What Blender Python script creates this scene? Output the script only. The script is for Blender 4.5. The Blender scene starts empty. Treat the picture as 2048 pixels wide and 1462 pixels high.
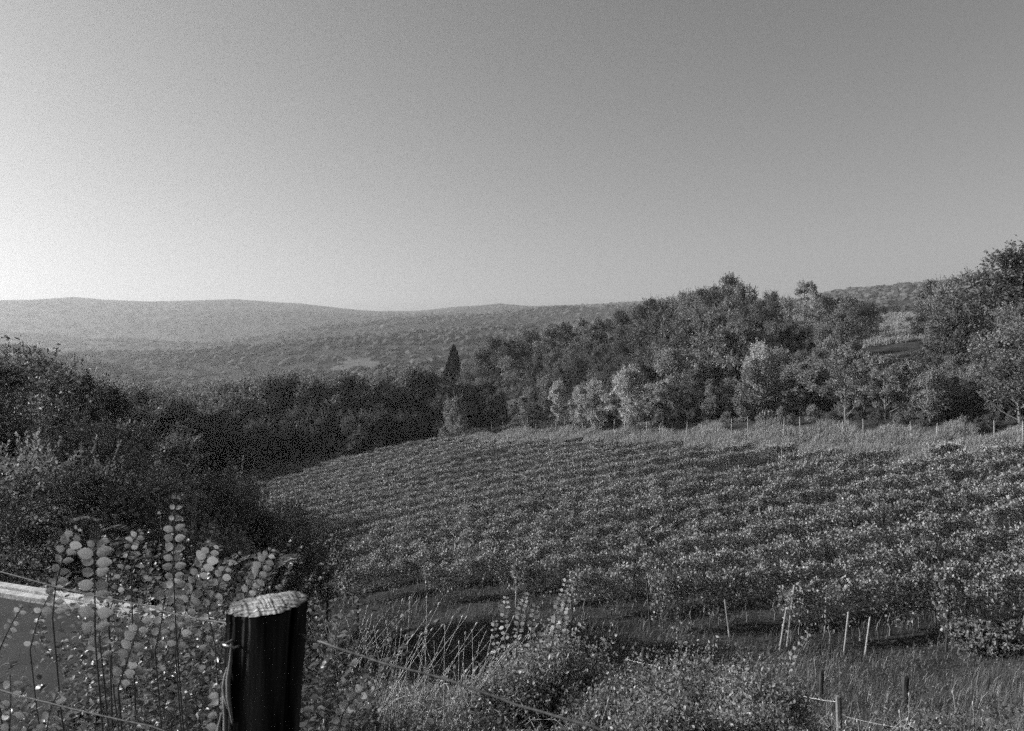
import bpy, math, random
import numpy as np
from mathutils import Vector, Matrix, Euler

random.seed(7)
R = np.random.RandomState(7)
sc = bpy.context.scene
col = sc.collection
rad = math.radians

# ------------------------------------------------------------------ camera, sky, sun, exposure
FPX = 1500.0
HZ = 670.0
SUN_AZ = rad(-78.0)          # left of the viewing direction (+Y)
SUN_EL = rad(20.0)
cam_d = bpy.data.cameras.new('camera')
cam = bpy.data.objects.new('camera', cam_d)
col.objects.link(cam)
cam.location = (0, 0, 0)
cam.rotation_euler = (rad(90), 0, 0)
cam_d.sensor_width = 36.0
cam_d.lens = 36.0 * FPX / 2048.0
cam_d.shift_y = -(731.0 - HZ) / 2048.0
cam_d.clip_start = 0.05
cam_d.clip_end = 30000
cam_d.dof.use_dof = True
cam_d.dof.focus_distance = 4.6
cam_d.dof.aperture_fstop = 8.0
sc.camera = cam

world = bpy.data.worlds.new('World')
sc.world = world
world.use_nodes = True
wt = world.node_tree
for n in list(wt.nodes):
    wt.nodes.remove(n)
wo = wt.nodes.new('ShaderNodeOutputWorld')
bg = wt.nodes.new('ShaderNodeBackground')
sky = wt.nodes.new('ShaderNodeTexSky')
sky.sky_type = 'NISHITA'
sky.sun_disc = False
sky.sun_elevation = SUN_EL
sky.sun_rotation = SUN_AZ
sky.altitude = 300
sky.air_density = 1.0
sky.dust_density = 2.0
sky.ozone_density = 1.0
bw = wt.nodes.new('ShaderNodeRGBToBW')      # black and white photograph
wt.links.new(sky.outputs[0], bw.inputs[0])
wt.links.new(bw.outputs[0], bg.inputs['Color'])
bg.inputs['Strength'].default_value = 0.084
wt.links.new(bg.outputs[0], wo.inputs['Surface'])

sun_d = bpy.data.lights.new('sun', 'SUN')
sun_d.energy = 5.0
sun_d.angle = rad(0.55)
sun_d.color = (1, 1, 1)
sun = bpy.data.objects.new('sun', sun_d)
col.objects.link(sun)
sdir = Vector((math.sin(SUN_AZ) * math.cos(SUN_EL), math.cos(SUN_AZ) * math.cos(SUN_EL), math.sin(SUN_EL)))
sun.rotation_euler = sdir.to_track_quat('Z', 'Y').to_euler()

sc.view_settings.view_transform = 'Standard'
sc.view_settings.look = 'None'
sc.view_settings.exposure = 0.42
sc.view_settings.gamma = 1.0
sc.view_settings.use_curve_mapping = False
sc.render.engine = 'CYCLES'
sc.cycles.use_denoising = False
sc.cycles.use_adaptive_sampling = True      # film-like grain: stop early
sc.cycles.adaptive_threshold = 0.6
sc.cycles.adaptive_min_samples = 18
sc.cycles.sample_clamp_direct = 2.5
sc.cycles.sample_clamp_indirect = 1.5
sc.cycles.max_bounces = 5
sc.cycles.diffuse_bounces = 2
sc.cycles.glossy_bounces = 2
sc.cycles.transmission_bounces = 3
sc.cycles.transparent_max_bounces = 4
sc.cycles.volume_bounces = 0

# ------------------------------------------------------------------ materials
def grey(v):
    return (v, v, v, 1.0)

def new_mat(name):
    m = bpy.data.materials.new(name)
    m.use_nodes = True
    nt = m.node_tree
    for n in list(nt.nodes):
        nt.nodes.remove(n)
    out = nt.nodes.new('ShaderNodeOutputMaterial')
    return m, nt, out

def leaf_mat(name, lo, hi, trans=0.45, rough=0.5, spec=0.35, tone_scale=0.0, tone=(0.7, 1.3)):
    m, nt, out = new_mat(name)
    geo = nt.nodes.new('ShaderNodeNewGeometry')
    mr = nt.nodes.new('ShaderNodeMapRange')
    mr.inputs['To Min'].default_value = lo
    mr.inputs['To Max'].default_value = hi
    nt.links.new(geo.outputs['Random Per Island'], mr.inputs['Value'])
    colv = mr.outputs[0]
    if tone_scale > 0:
        oi = nt.nodes.new('ShaderNodeObjectInfo')
        mr2 = nt.nodes.new('ShaderNodeMapRange')
        mr2.inputs['To Min'].default_value = tone[0]
        mr2.inputs['To Max'].default_value = tone[1]
        nt.links.new(oi.outputs['Random'], mr2.inputs['Value'])
        mu = nt.nodes.new('ShaderNodeMath'); mu.operation = 'MULTIPLY'
        nt.links.new(colv, mu.inputs[0]); nt.links.new(mr2.outputs[0], mu.inputs[1])
        colv = mu.outputs[0]
    p = nt.nodes.new('ShaderNodeBsdfPrincipled')
    p.inputs['Roughness'].default_value = rough
    p.inputs['Specular IOR Level'].default_value = spec
    t = nt.nodes.new('ShaderNodeBsdfTranslucent')
    mx = nt.nodes.new('ShaderNodeMixShader')
    mx.inputs[0].default_value = trans
    nt.links.new(colv, p.inputs['Base Color'])
    nt.links.new(colv, t.inputs['Color'])
    nt.links.new(p.outputs[0], mx.inputs[1])
    nt.links.new(t.outputs[0], mx.inputs[2])
    nt.links.new(mx.outputs[0], out.inputs['Surface'])
    return m

def noise_mat(name, lo, hi, scale=5.0, detail=6.0, rough=0.9, bump=0.3, bump_dist=0.02, stretch=(1, 1, 1), bscale=None, contrast=(0.3, 0.7)):
    m, nt, out = new_mat(name)
    tc = nt.nodes.new('ShaderNodeTexCoord')
    mp = nt.nodes.new('ShaderNodeMapping')
    mp.inputs['Scale'].default_value = stretch
    nt.links.new(tc.outputs['Object'], mp.inputs['Vector'])
    nz = nt.nodes.new('ShaderNodeTexNoise')
    nz.inputs['Scale'].default_value = scale
    nz.inputs['Detail'].default_value = detail
    nt.links.new(mp.outputs[0], nz.inputs['Vector'])
    mr = nt.nodes.new('ShaderNodeMapRange')
    mr.inputs['From Min'].default_value = contrast[0]
    mr.inputs['From Max'].default_value = contrast[1]
    mr.inputs['To Min'].default_value = lo
    mr.inputs['To Max'].default_value = hi
    nt.links.new(nz.outputs[0], mr.inputs['Value'])
    p = nt.nodes.new('ShaderNodeBsdfPrincipled')
    p.inputs['Roughness'].default_value = rough
    p.inputs['Specular IOR Level'].default_value = 0.25
    nt.links.new(mr.outputs[0], p.inputs['Base Color'])
    if bump > 0:
        nb = nt.nodes.new('ShaderNodeTexNoise')
        nb.inputs['Scale'].default_value = bscale or scale * 3
        nb.inputs['Detail'].default_value = 8
        nt.links.new(mp.outputs[0], nb.inputs['Vector'])
        b = nt.nodes.new('ShaderNodeBump')
        b.inputs['Strength'].default_value = bump
        b.inputs['Distance'].default_value = bump_dist
        nt.links.new(nb.outputs[0], b.inputs['Height'])
        nt.links.new(b.outputs[0], p.inputs['Normal'])
    nt.links.new(p.outputs[0], out.inputs['Surface'])
    return m

M_TREE = leaf_mat('tree_leaf', 0.13, 0.36, 0.35, 0.5, 0.3, 1, (0.75, 1.25))
M_TREE_DARK = leaf_mat('dark_tree_leaf', 0.08, 0.21, 0.3, 0.55, 0.25, 1, (0.8, 1.2))
M_TREE_PALE = leaf_mat('pale_tree_leaf', 0.28, 0.5, 0.4, 0.45, 0.4, 1, (0.85, 1.15))
M_POPLAR = leaf_mat('poplar_leaf', 0.34, 0.6, 0.35, 0.4, 0.5, 1, (0.9, 1.1))
M_HEDGE = leaf_mat('hedge_leaf', 0.12, 0.30, 0.35, 0.55, 0.25, 1, (0.8, 1.2))
M_CYPRESS = leaf_mat('cypress_leaf', 0.015, 0.035, 0.1, 0.7, 0.15)
M_VINE = leaf_mat('vine_leaf', 0.15, 0.46, 0.2, 0.5, 0.3, 1, (0.85, 1.15))
M_SHOOT = leaf_mat('shoot_leaf', 0.24, 0.46, 0.5, 0.5, 0.4)
M_SHOOTB = leaf_mat('bright_shoot_leaf', 0.45, 0.75, 0.45, 0.4, 0.5)
M_WEED = leaf_mat('weed_leaf', 0.07, 0.24, 0.45, 0.4, 0.5)
M_BUSH = leaf_mat('bush_leaf', 0.14, 0.40, 0.4, 0.42, 0.5)
M_GRASS = leaf_mat('grass_blade', 0.05, 0.17, 0.4, 0.5, 0.35)
M_DRYGRASS = leaf_mat('dry_grass', 0.17, 0.42, 0.35, 0.5, 0.35)
M_WOODS = leaf_mat('far_wood_leaf', 0.065, 0.14, 0.0, 0.9, 0.0)
M_BARK = noise_mat('bark', 0.10, 0.30, 6, 8, 0.9, 0.6, 0.02, (1, 1, 0.25))
M_STEM = noise_mat('stem', 0.05, 0.11, 20, 4, 0.7, 0.0)
M_PALESTEM = noise_mat('pale_stem', 0.3, 0.5, 20, 4, 0.6, 0.0)
M_GREYWOOD = noise_mat('weathered_wood', 0.22, 0.48, 14, 8, 0.85, 0.7, 0.01, (1, 1, 0.12))
M_DARKWOOD = noise_mat('dark_weathered_wood', 0.03, 0.09, 14, 8, 0.85, 0.7, 0.01, (1, 1, 0.12))
M_WIRE = noise_mat('galvanised_wire', 0.25, 0.42, 60, 3, 0.45, 0.0)
M_WIRE.node_tree.nodes['Principled BSDF'].inputs['Metallic'].default_value = 0.6

# ------------------------------------------------------------------ terrain heights
COLS = np.array([-1400, -500, 0, 450, 700, 1024, 1300, 1700, 2048, 2900, 4200], float)
DEP = np.array([2, 3, 5, 6.5, 8, 12, 20, 28, 34, 42, 60, 80, 100, 120, 160, 220, 300, 420, 600, 800, 1000, 1300, 1700, 2200, 2700, 3200], float)
def pyz(py, Y):
    return -(py - HZ) / FPX * Y
def column(vals):
    ys = np.array([v[0] for v in vals], float); zs = np.array([v[1] for v in vals], float)
    return np.interp(np.log(DEP), np.log(ys), zs)
def plane_z(px, Y):
    X = (px - 1024) / FPX * Y
    return -13.5 + 0.13 * X - .002 * min(0, X - 5) ** 2
def vine_part(px, ys):
    return [(Y, plane_z(px, Y)) for Y in ys]
def far(l):
    return [(Y, pyz(py, Y)) for Y, py in l]
colv = [
 column([(2,-1.9),(5,-1.7),(8,-3.4),(12,-5),(20,-8),(34,-12),(60,-18),(100,-20),(160,-12)] + far([(300,690),(600,680),(1000,700),(1300,720),(1700,690),(2200,655),(2700,603),(3200,615)])),
 column([(2,-2.0),(3,-2.15),(6.2,-2.2),(7.2,-2.6),(9,-4.0),(12,-5.8),(20,-10),(34,-14),(60,-19),(100,-24),(160,-26)] + far([(300,740),(600,705),(800,688),(1000,735),(1300,735),(1700,700),(2200,655),(2700,601),(3200,612)])),
 column([(2,-2.0),(3,-2.15),(5.9,-2.2),(6.8,-2.8),(8,-4.2),(12,-7),(20,-11),(28,-13.8),(42,-17),(60,-20),(100,-23),(120,-23),(160,-36)] + far([(300,800),(600,740),(800,694),(1000,740),(1300,742),(1700,705),(2200,655),(2700,602),(3200,612)])),
 column([(2,-2.0),(3,-2.15),(5.1,-2.2),(6.2,-2.9),(8,-4.3),(12,-6.4),(20,-10.5),(28,-14),(34,-15.4),(42,-16.4),(60,-18.4),(80,-19.4),(100,-19.8),(120,-19.4),(160,-26)] + far([(300,820),(600,800),(800,735),(1000,735),(1300,705),(1700,680),(2200,648),(2700,600),(3200,612)])),
 column([(2,-1.95),(3,-2.2),(5,-2.75),(8,-4.1),(12,-5.9),(20,-9.3),(28,-12.2),(34,-14.0)] + vine_part(700,[42,60,80,98]) + [(118,-17.0)] + [(160,-24)] + far([(300,800),(480,775),(600,750),(800,728),(1000,705),(1300,688),(1700,665),(2200,650),(2700,620),(3200,625)])),
 column([(2,-1.95),(3,-2.2),(5,-2.7),(8,-4.1),(12,-6.0),(20,-9.2),(28,-11.9),(34,-13.1)] + vine_part(1024,[39,60,80,105]) + [(120,-13.3),(160,-12),(220,-10.5)] + far([(300,735),(420,735),(600,725),(800,705),(1000,690),(1300,675),(1700,655),(2200,640),(2700,609),(3200,620)])),
 column([(2,-1.95),(3,-2.2),(5,-2.75),(8,-4.2),(12,-6.2),(20,-9.5),(26,-11.6)] + vine_part(1300,[32,60,80]) + [(90,-11.2),(100,-10.5),(120,-8.2),(160,-3.0)] + far([(220,652),(300,665),(420,690),(600,690),(800,680),(1000,665),(1300,650),(1700,640),(2200,625),(2700,605),(3200,612)])),
 column([(2,-1.95),(3,-2.3),(5,-2.95),(8,-4.6),(10,-5.6),(18,-8.8),(24,-10.7)] + vine_part(1700,[28,50,65]) + [(72,-8.8),(80,-7.3),(100,-4.4),(120,-2.0)] + far([(160,668),(220,652),(300,626),(420,640),(600,630),(800,612),(1000,594),(1300,590),(1700,604),(2200,610),(2700,615),(3200,620)])),
 column([(2,-1.95),(3,-2.3),(5,-2.95),(8,-4.6),(10,-5.5),(18,-8.5)] + vine_part(2048,[25.5,40,55]) + [(62,-7.7),(70,-6.2),(80,-4.7),(100,-1.0)] + far([(120,650),(160,640),(220,630),(300,610),(420,610),(600,600),(800,578),(1000,562),(1300,568),(1700,594),(2200,610),(2700,615),(3200,620)])),
 column([(2,-2.0),(5,-3.6),(10,-5.0),(20,-6),(40,-5),(60,-2),(100,6)] + far([(200,600),(400,560),(800,520),(1300,520),(2200,580),(3200,620)])),
 column([(2,-2.0),(5,-3.4),(10,-4.0),(20,-4),(40,-2),(60,2),(100,10)] + far([(200,580),(400,550),(800,520),(1300,520),(2200,580),(3200,620)])),
]
colv = np.array(colv)
# resample to a fine grid (pixel column x log depth) and smooth it
FP = np.linspace(-1400, 4200, 281)
FL = np.linspace(math.log(2), math.log(3200), 420)
tmp = np.array([np.interp(FL, np.log(DEP), c) for c in colv])
fine = np.empty((len(FP), len(FL)))
for j in range(len(FL)):
    fine[:, j] = np.interp(FP, COLS, tmp[:, j])
def blur1(a, k, ax):
    ker = np.hanning(2 * k + 3)[1:-1]; ker /= ker.sum()
    pad = [(0, 0), (0, 0)]; pad[ax] = (k, k)
    b = np.pad(a, pad, mode='edge')
    return np.apply_along_axis(lambda v: np.convolve(v, ker, mode='valid'), ax, b)
fine = blur1(blur1(fine, 6, 0), 5, 1)

# skyline of the farthest ridge, as it stands against the sky
RX = np.array([-1400, -400, 0, 60, 150, 210, 300, 380, 470, 560, 600, 680, 760, 830, 920, 1000, 1060, 1120, 1250, 1420, 1560, 1800, 4200], float)
RY = np.array([600, 606, 601, 600, 594, 600, 603, 601, 598, 605, 607, 617, 624, 626, 616, 607, 614, 612, 605, 604, 606, 612, 612], float)

def vnoise(x, y, s=0):
    """smooth value noise on arrays"""
    xi = np.floor(x).astype(np.int64); yi = np.floor(y).astype(np.int64)
    xf = x - xi; yf = y - yi
    def h(a, b):
        n = (a * 374761393 + b * 668265263 + s * 982451653) & 0x7fffffff
        n = (n ^ (n >> 13)) * 1274126177 & 0x7fffffff
        return ((n ^ (n >> 16)) & 0xffff) / 65535.0
    u = xf * xf * (3 - 2 * xf); v = yf * yf * (3 - 2 * yf)
    return (h(xi, yi) * (1 - u) + h(xi + 1, yi) * u) * (1 - v) + (h(xi, yi + 1) * (1 - u) + h(xi + 1, yi + 1) * u) * v
def fbm(x, y, s=0, o=4):
    t = 0; a = 0.5
    for i in range(o):
        t = t + a * (vnoise(x, y, s + i) - 0.5); x = x * 2.03 + 5.1; y = y * 2.03 + 1.7; a *= 0.5
    return t

def H(X, Y, bumps=True):
    X = np.asarray(X, float); Y = np.asarray(Y, float)
    Yc = np.clip(Y, 2.0, 3200.0)
    px = np.clip(1024 + FPX * X / Yc, -1400, 4199.9)
    fi = (px + 1400) / (FP[1] - FP[0]); fj = (np.log(Yc) - FL[0]) / (FL[1] - FL[0])
    i = np.clip(fi.astype(int), 0, len(FP) - 2); j = np.clip(fj.astype(int), 0, len(FL) - 2)
    a = fi - i; b = fj - j
    z = (fine[i, j] * (1 - a) * (1 - b) + fine[i + 1, j] * a * (1 - b) + fine[i, j + 1] * (1 - a) * b + fine[i + 1, j + 1] * a * b)
    # far ridge
    rz = -(np.interp(px, RX, RY) - HZ) / FPX * Yc
    w = np.exp(-((Yc - 2750) / 330.0) ** 2)
    z = z * (1 - w) + np.minimum(rz, rz) * w
    wr = np.clip((Yc - 330) / 250.0, 0, 1) * np.clip((2500 - Yc) / 450.0, 0, 1)
    z = z + wr * Yc * 0.0155 * np.sin(6.2832 * (2.3 * np.log(Yc) + .30 * np.sin(px / 330.0) + px / 2300.0)) * np.clip((1750 - px) / 300.0, .25, 1)
    if bumps:
        amp = np.clip((Yc - 4) / 30.0, 0, 1) * 0.35
        z = z + amp * fbm(X * 0.35, Y * 0.35, 3)
        far_amp = np.clip((Yc - 250) / 500.0, 0, 1) * 52 * (1 - 0.88 * w)
        z = z + far_amp * fbm(X / 620.0, Y / 300.0, 11, 5) * 1.3
    return z
def Hs(x, y):
    return float(H(np.array([x]), np.array([y]))[0])

# ------------------------------------------------------------------ mesh helpers
def link(name, me, mats, parent=None):
    o = bpy.data.objects.new(name, me)
    col.objects.link(o)
    if parent is not None:
        o.parent = parent
    return o

def mesh_np(name, V, F, mats, mi=None, smooth=True):
    """V (n,3), F (m,k) arrays, or a list of such F arrays"""
    if not isinstance(F, list):
        F = [F]
    if not isinstance(mats, (list, tuple)):
        mats = [mats]
    F = [np.asarray(f, np.int32) for f in F if len(f)]
    me = bpy.data.meshes.new(name)
    V = np.asarray(V, np.float32)
    me.vertices.add(len(V)); me.vertices.foreach_set('co', V.ravel())
    loops = np.concatenate([f.ravel() for f in F])
    tot = np.concatenate([np.full(len(f), f.shape[1], np.int32) for f in F])
    start = np.concatenate([[0], np.cumsum(tot)[:-1]]).astype(np.int32)
    me.loops.add(len(loops)); me.loops.foreach_set('vertex_index', loops)
    me.polygons.add(len(tot)); me.polygons.foreach_set('loop_start', start)
    try:
        me.polygons.foreach_set('loop_total', tot)
    except Exception:
        pass
    me.polygons.foreach_set('use_smooth', np.full(len(tot), smooth))
    if mi is not None:
        me.polygons.foreach_set('material_index', np.asarray(mi, np.int32))
    for m in mats:
        me.materials.append(m)
    me.update(calc_edges=True)
    me.validate()
    return me

class MB:
    """collects tubes and leaf cards into one mesh"""
    def __init__(self):
        self.V = []; self.T = []; self.Q = []; self.n = 0
    def add(self, V, T=None, Q=None):
        V = np.asarray(V, float)
        if T is not None and len(T): self.T.append(np.asarray(T) + self.n)
        if Q is not None and len(Q): self.Q.append(np.asarray(Q) + self.n)
        self.V.append(V); self.n += len(V)
    def tube(self, pts, radii, sides=6, cap=True):
        pts = np.asarray(pts, float); radii = np.asarray(radii, float)
        n = len(pts)
        d = np.gradient(pts, axis=0); d /= np.linalg.norm(d, axis=1)[:, None] + 1e-9
        ref = np.array([0, 0, 1.0]) if abs(d[:, 2]).mean() < 0.8 else np.array([1.0, 0, 0])
        a = np.cross(d, ref); a /= np.linalg.norm(a, axis=1)[:, None] + 1e-9
        b = np.cross(d, a)
        t = np.arange(sides) / sides * 2 * math.pi
        V = pts[:, None] + radii[:, None, None] * (a[:, None] * np.cos(t)[None, :, None] + b[:, None] * np.sin(t)[None, :, None])
        V = V.reshape(-1, 3)
        i = np.arange(n - 1)[:, None] * sides; k = np.arange(sides)[None]; k2 = (k + 1) % sides
        Q = np.stack([i + k, i + k2, i + sides + k2, i + sides + k], -1).reshape(-1, 4)
        T = None
        if cap:
            V = np.vstack([V, pts[-1] + d[-1] * radii[-1] * 0.3])
            e = (n - 1) * sides
            T = np.array([[e + q, e + (q + 1) % sides, len(V) - 1] for q in range(sides)])
        self.add(V, T, Q)
    def leaves(self, C, A, N, L, W, fold=0.25, shape=4):
        """cards at C (base), along A, facing N; L length, W width"""
        C = np.asarray(C, float); n = len(C)
        A = A / (np.linalg.norm(A, axis=1)[:, None] + 1e-9)
        S = np.cross(A, N); S /= np.linalg.norm(S, axis=1)[:, None] + 1e-9
        U = np.cross(S, A)
        L = np.broadcast_to(L, n)[:, None]; W = np.broadcast_to(W, n)[:, None]
        if shape == 4:
            mid = C + A * L * 0.45
            P = np.stack([C, mid - S * W * 0.5 + U * W * fold, C + A * L, mid + S * W * 0.5 + U * W * fold], 1)
            base = np.arange(n)[:, None] * 4
            T = np.concatenate([base + [0, 1, 2], base + [0, 2, 3]])
        else:   # oval leaf with six outline points and a midrib
            P = np.stack([C,
                          C + A * L * .22 - S * W * .40 + U * W * fold * .7,
                          C + A * L * .60 - S * W * .45 + U * W * fold * .8,
                          C + A * L * 1.0 - U * L * .08,
                          C + A * L * .60 + S * W * .45 + U * W * fold * .8,
                          C + A * L * .22 + S * W * .40 + U * W * fold * .7,
                          C + A * L * .45], 1)
            base = np.arange(n)[:, None] * 7
            T = np.concatenate([base + [0, 1, 6], base + [1, 2, 6], base + [2, 3, 6], base + [6, 3, 4], base + [6, 4, 5], base + [6, 5, 0]])
        self.add(P.reshape(-1, 3), T)
    def mesh(self, name, mat, smooth=True):
        V = np.vstack(self.V)
        F = []
        if self.T: F.append(np.vstack(self.T))
        if self.Q: F.append(np.vstack(self.Q))
        return mesh_np(name, V, F, mat, smooth=smooth)
    def build(self, name, mat, parent=None, smooth=True):
        return link(name, self.mesh(name, mat, smooth), None, parent)

def tag(o, label=None, cat=None, group=None, kind=None):
    if label: o['label'] = label
    if cat: o['category'] = cat
    if group: o['group'] = group
    if kind: o['kind'] = kind
    return o
def empty(name, loc, label=None, cat=None, group=None):
    o = bpy.data.objects.new(name, None)
    o.empty_display_size = 0.2
    col.objects.link(o)
    o.location = loc
    return tag(o, label, cat, group)
def unit(v):
    return v / (np.linalg.norm(v, axis=-1, keepdims=True) + 1e-9)
def at(px, py, Y):
    return np.array([(px - 1024) / FPX * Y, Y, -(py - HZ) / FPX * Y])

# ------------------------------------------------------------------ ground
def ground():
    rows = np.concatenate([np.linspace(-14, 2, 22)[:-1], np.exp(np.linspace(math.log(2), math.log(3300), 430))])
    s = np.linspace(-1, 1, 340)
    s = np.sign(s) * np.abs(s) ** 1.15
    scale = 1.25 * np.maximum(rows, 0) + 14
    X = s[None] * scale[:, None]; Y = np.repeat(rows[:, None], len(s), 1)
    Z = H(X, Y)
    V = np.stack([X, Y, Z], -1).reshape(-1, 3)
    n = len(s)
    i = np.arange(len(rows) - 1)[:, None] * n; k = np.arange(n - 1)[None]
    Q = np.stack([i + k, i + k + 1, i + n + k + 1, i + n + k], -1).reshape(-1, 4)
    m, nt, out = new_mat('grassy_ground')
    tc = nt.nodes.new('ShaderNodeTexCoord')
    def nz(scale, detail=6):
        x = nt.nodes.new('ShaderNodeTexNoise'); x.inputs['Scale'].default_value = scale; x.inputs['Detail'].default_value = detail
        nt.links.new(tc.outputs['Object'], x.inputs['Vector']); return x.outputs[0]
    def mapr(v, a, b, c, d):
        x = nt.nodes.new('ShaderNodeMapRange')
        for nm, val in zip(('From Min', 'From Max', 'To Min', 'To Max'), (a, b, c, d)): x.inputs[nm].default_value = val
        nt.links.new(v, x.inputs['Value']); return x.outputs[0]
    def math2(op, a, b):
        x = nt.nodes.new('ShaderNodeMath'); x.operation = op
        for q, v in enumerate((a, b)):
            if isinstance(v, (int, float)): x.inputs[q].default_value = v
            else: nt.links.new(v, x.inputs[q])
        return x.outputs[0]
    c1 = mapr(nz(6.0, 8), .35, .65, .022, .075)
    c2 = mapr(nz(0.35, 5), .42, .62, .65, 1.5)
    c3 = mapr(nz(0.006, 3), .45, .6, .8, 1.3)
    c = math2('MULTIPLY', math2('MULTIPLY', c1, c2), c3)
    p = nt.nodes.new('ShaderNodeBsdfPrincipled'); p.inputs['Roughness'].default_value = 0.95
    p.inputs['Specular IOR Level'].default_value = 0.1
    nt.links.new(c, p.inputs['Base Color'])
    b = nt.nodes.new('ShaderNodeBump'); b.inputs['Strength'].default_value = 0.8; b.inputs['Distance'].default_value = 0.08
    nt.links.new(nz(9, 8), b.inputs['Height']); nt.links.new(b.outputs[0], p.inputs['Normal'])
    nt.links.new(p.outputs[0], out.inputs['Surface'])
    o = link('ground', mesh_np('ground', V, Q, m), None)
    tag(o, kind='structure')
ground()

# ------------------------------------------------------------------ trees
def make_crown(seed, kind, fine=False):
    """unit tree: height 1, returns (trunk mesh, crown mesh)"""
    r = np.random.RandomState(seed)
    wood = MB(); lv = MB()
    if kind == 'broad':   nc, cw, base, spread, nl, ls = 62, 0.36, 0.14, 0.070, 125, 0.030
    elif kind == 'tall':  nc, cw, base, spread, nl, ls = 62, 0.25, 0.12, 0.058, 120, 0.027
    elif kind == 'poplar': nc, cw, base, spread, nl, ls = 60, 0.21, 0.12, 0.050, 130, 0.024
    elif kind == 'loose': nc, cw, base, spread, nl, ls = 58, 0.34, 0.22, 0.042, 90, 0.024
    elif kind == 'shrub': nc, cw, base, spread, nl, ls = 56, 0.55, 0.02, 0.10, 120, 0.045
    if fine: nl, ls = int(nl * 2.1), ls * .58
    lean = r.uniform(-.04, .04, 2)
    tr = 0.014 if kind in ('poplar', 'loose') else 0.02
    zt = np.linspace(0, 0.9, 8)
    wob = np.cumsum(r.uniform(-.012, .012, (8, 2)), 0)
    tp = np.stack([lean[0] * zt + wob[:, 0], lean[1] * zt + wob[:, 1], zt], 1)
    wood.tube(tp, tr * (1 - zt) ** 0.8 + 0.002, 6)
    cs = []
    for i in range(nc):
        h = base + (0.97 - base) * r.uniform(0, 1) ** 0.85
        t = (h - base) / (0.97 - base)
        if kind == 'broad': prof = math.sin(math.pi * min(1, 0.18 + t * 0.80)) ** 0.6
        elif kind == 'poplar': prof = math.sin(math.pi * min(1, 0.12 + t * 0.84)) ** 0.8
        elif kind == 'shrub': prof = math.sqrt(max(0.05, 1 - t * t))
        else: prof = math.sin(math.pi * min(1, 0.2 + t * 0.76)) ** 0.7
        a = r.uniform(0, 2 * math.pi)
        rr = cw * prof * r.uniform(0.3, 1.0) ** 0.6 * max(.3, 1 + 0.3 * math.sin(3 * a + seed) + 0.2 * math.sin(2 * a + h * 9 + seed) + 0.22 * r.randn())
        c = np.array([math.cos(a) * rr, math.sin(a) * rr, h])
        cs.append(c)
        hz = max(0.02, h - rr * r.uniform(0.6, 1.1))
        p0 = np.array([np.interp(hz, zt, tp[:, 0]), np.interp(hz, zt, tp[:, 1]), hz])
        mid = (p0 + c) / 2 + np.array([0, 0, -0.02]) + r.uniform(-.015, .015, 3)
        rb = 0.008 * (1 - h) + 0.002
        wood.tube([p0, mid, c], [rb, rb * .7, rb * .3], 4, cap=False)
        # twigs
    cs = np.array(cs)
    ctr = np.array([0, 0, (base + 1) / 2])
    for c in cs:
        s = spread * r.uniform(0.45, 1.35)
        n = int(nl * r.uniform(0.6, 1.4))
        d = unit(r.randn(n, 3)); q = d * (r.uniform(0.15, 1, n) ** 0.5)[:, None] * s * np.array([1.15, 1.15, 0.85]) * 1.35
        C = c + q
        if kind in ('poplar', 'tall', 'loose'):
            C[:, 2] += np.abs(r.randn(n)) * s * 0.5
        N = unit(d * 0.7 + np.array([0, 0, 0.5]) + r.randn(n, 3) * 0.55)
        A = unit(d * 0.6 + np.array([0, 0, -0.25]) + r.randn(n, 3) * 0.7)
        L = ls * r.uniform(0.6, 1.3, n)
        lv.leaves(C, A, N, L, L * 0.72)
        if kind != 'x':      # sprigs poking out of the outline
            for k in range(3 if kind == 'shrub' else 4):
                dd = unit(unit(c - ctr) + r.randn(3) * .4 + np.array([0, 0, .7])) * s * r.uniform(1.3, 2.6)
                m = 16 if not fine else 34; tt = np.linspace(0.1, 1, m)[:, None]
                lv.leaves(c + dd * tt + r.randn(m, 3) * .007 * (1.3 - tt), unit(dd + r.randn(m, 3) * .05 * 1), r.randn(m, 3), ls * .7, ls * .5)
    return wood, lv

PROTO = {}
def proto(kind, k, matname, mat):
    key = (kind, k, matname)
    if key not in PROTO:
        wd, lv = make_crown(100 + k * 7 + len(kind), kind, matname.startswith('fine'))
        PROTO[key] = (wd.mesh('trunk', M_BARK), lv.mesh('crown', mat))
    return PROTO[key]
MATS = {'mid': M_TREE, 'dark': M_TREE_DARK, 'pale': M_TREE_PALE, 'poplar': M_POPLAR, 'finemid': M_TREE_DARK, 'finedark': M_HEDGE, 'hedge': M_HEDGE}
tree_no = 0
def tree(name, px, Y, top, kind, tone, label, group=None, wide=1.0, cat='tree', sink=0.0, x=None):
    global tree_no
    tree_no += 1
    X = (px - 1024) / FPX * Y if x is None else x
    z0 = Hs(X, Y) - 0.1
    zt = pyz(top, Y)
    h = max(zt - z0, 1.2) / 0.98
    tm, cm = proto(kind, tree_no % (3 if tone.startswith('fine') else 4), tone, MATS[tone])
    e = empty(name, (X, Y, z0), label, cat, group)
    e.rotation_euler = (0, 0, random.uniform(0, 6.28))
    e.scale = (h * wide, h * wide, h)
    t = link('trunk', tm, None, e); c = link('crown', cm, None, e)
    return e

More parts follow.
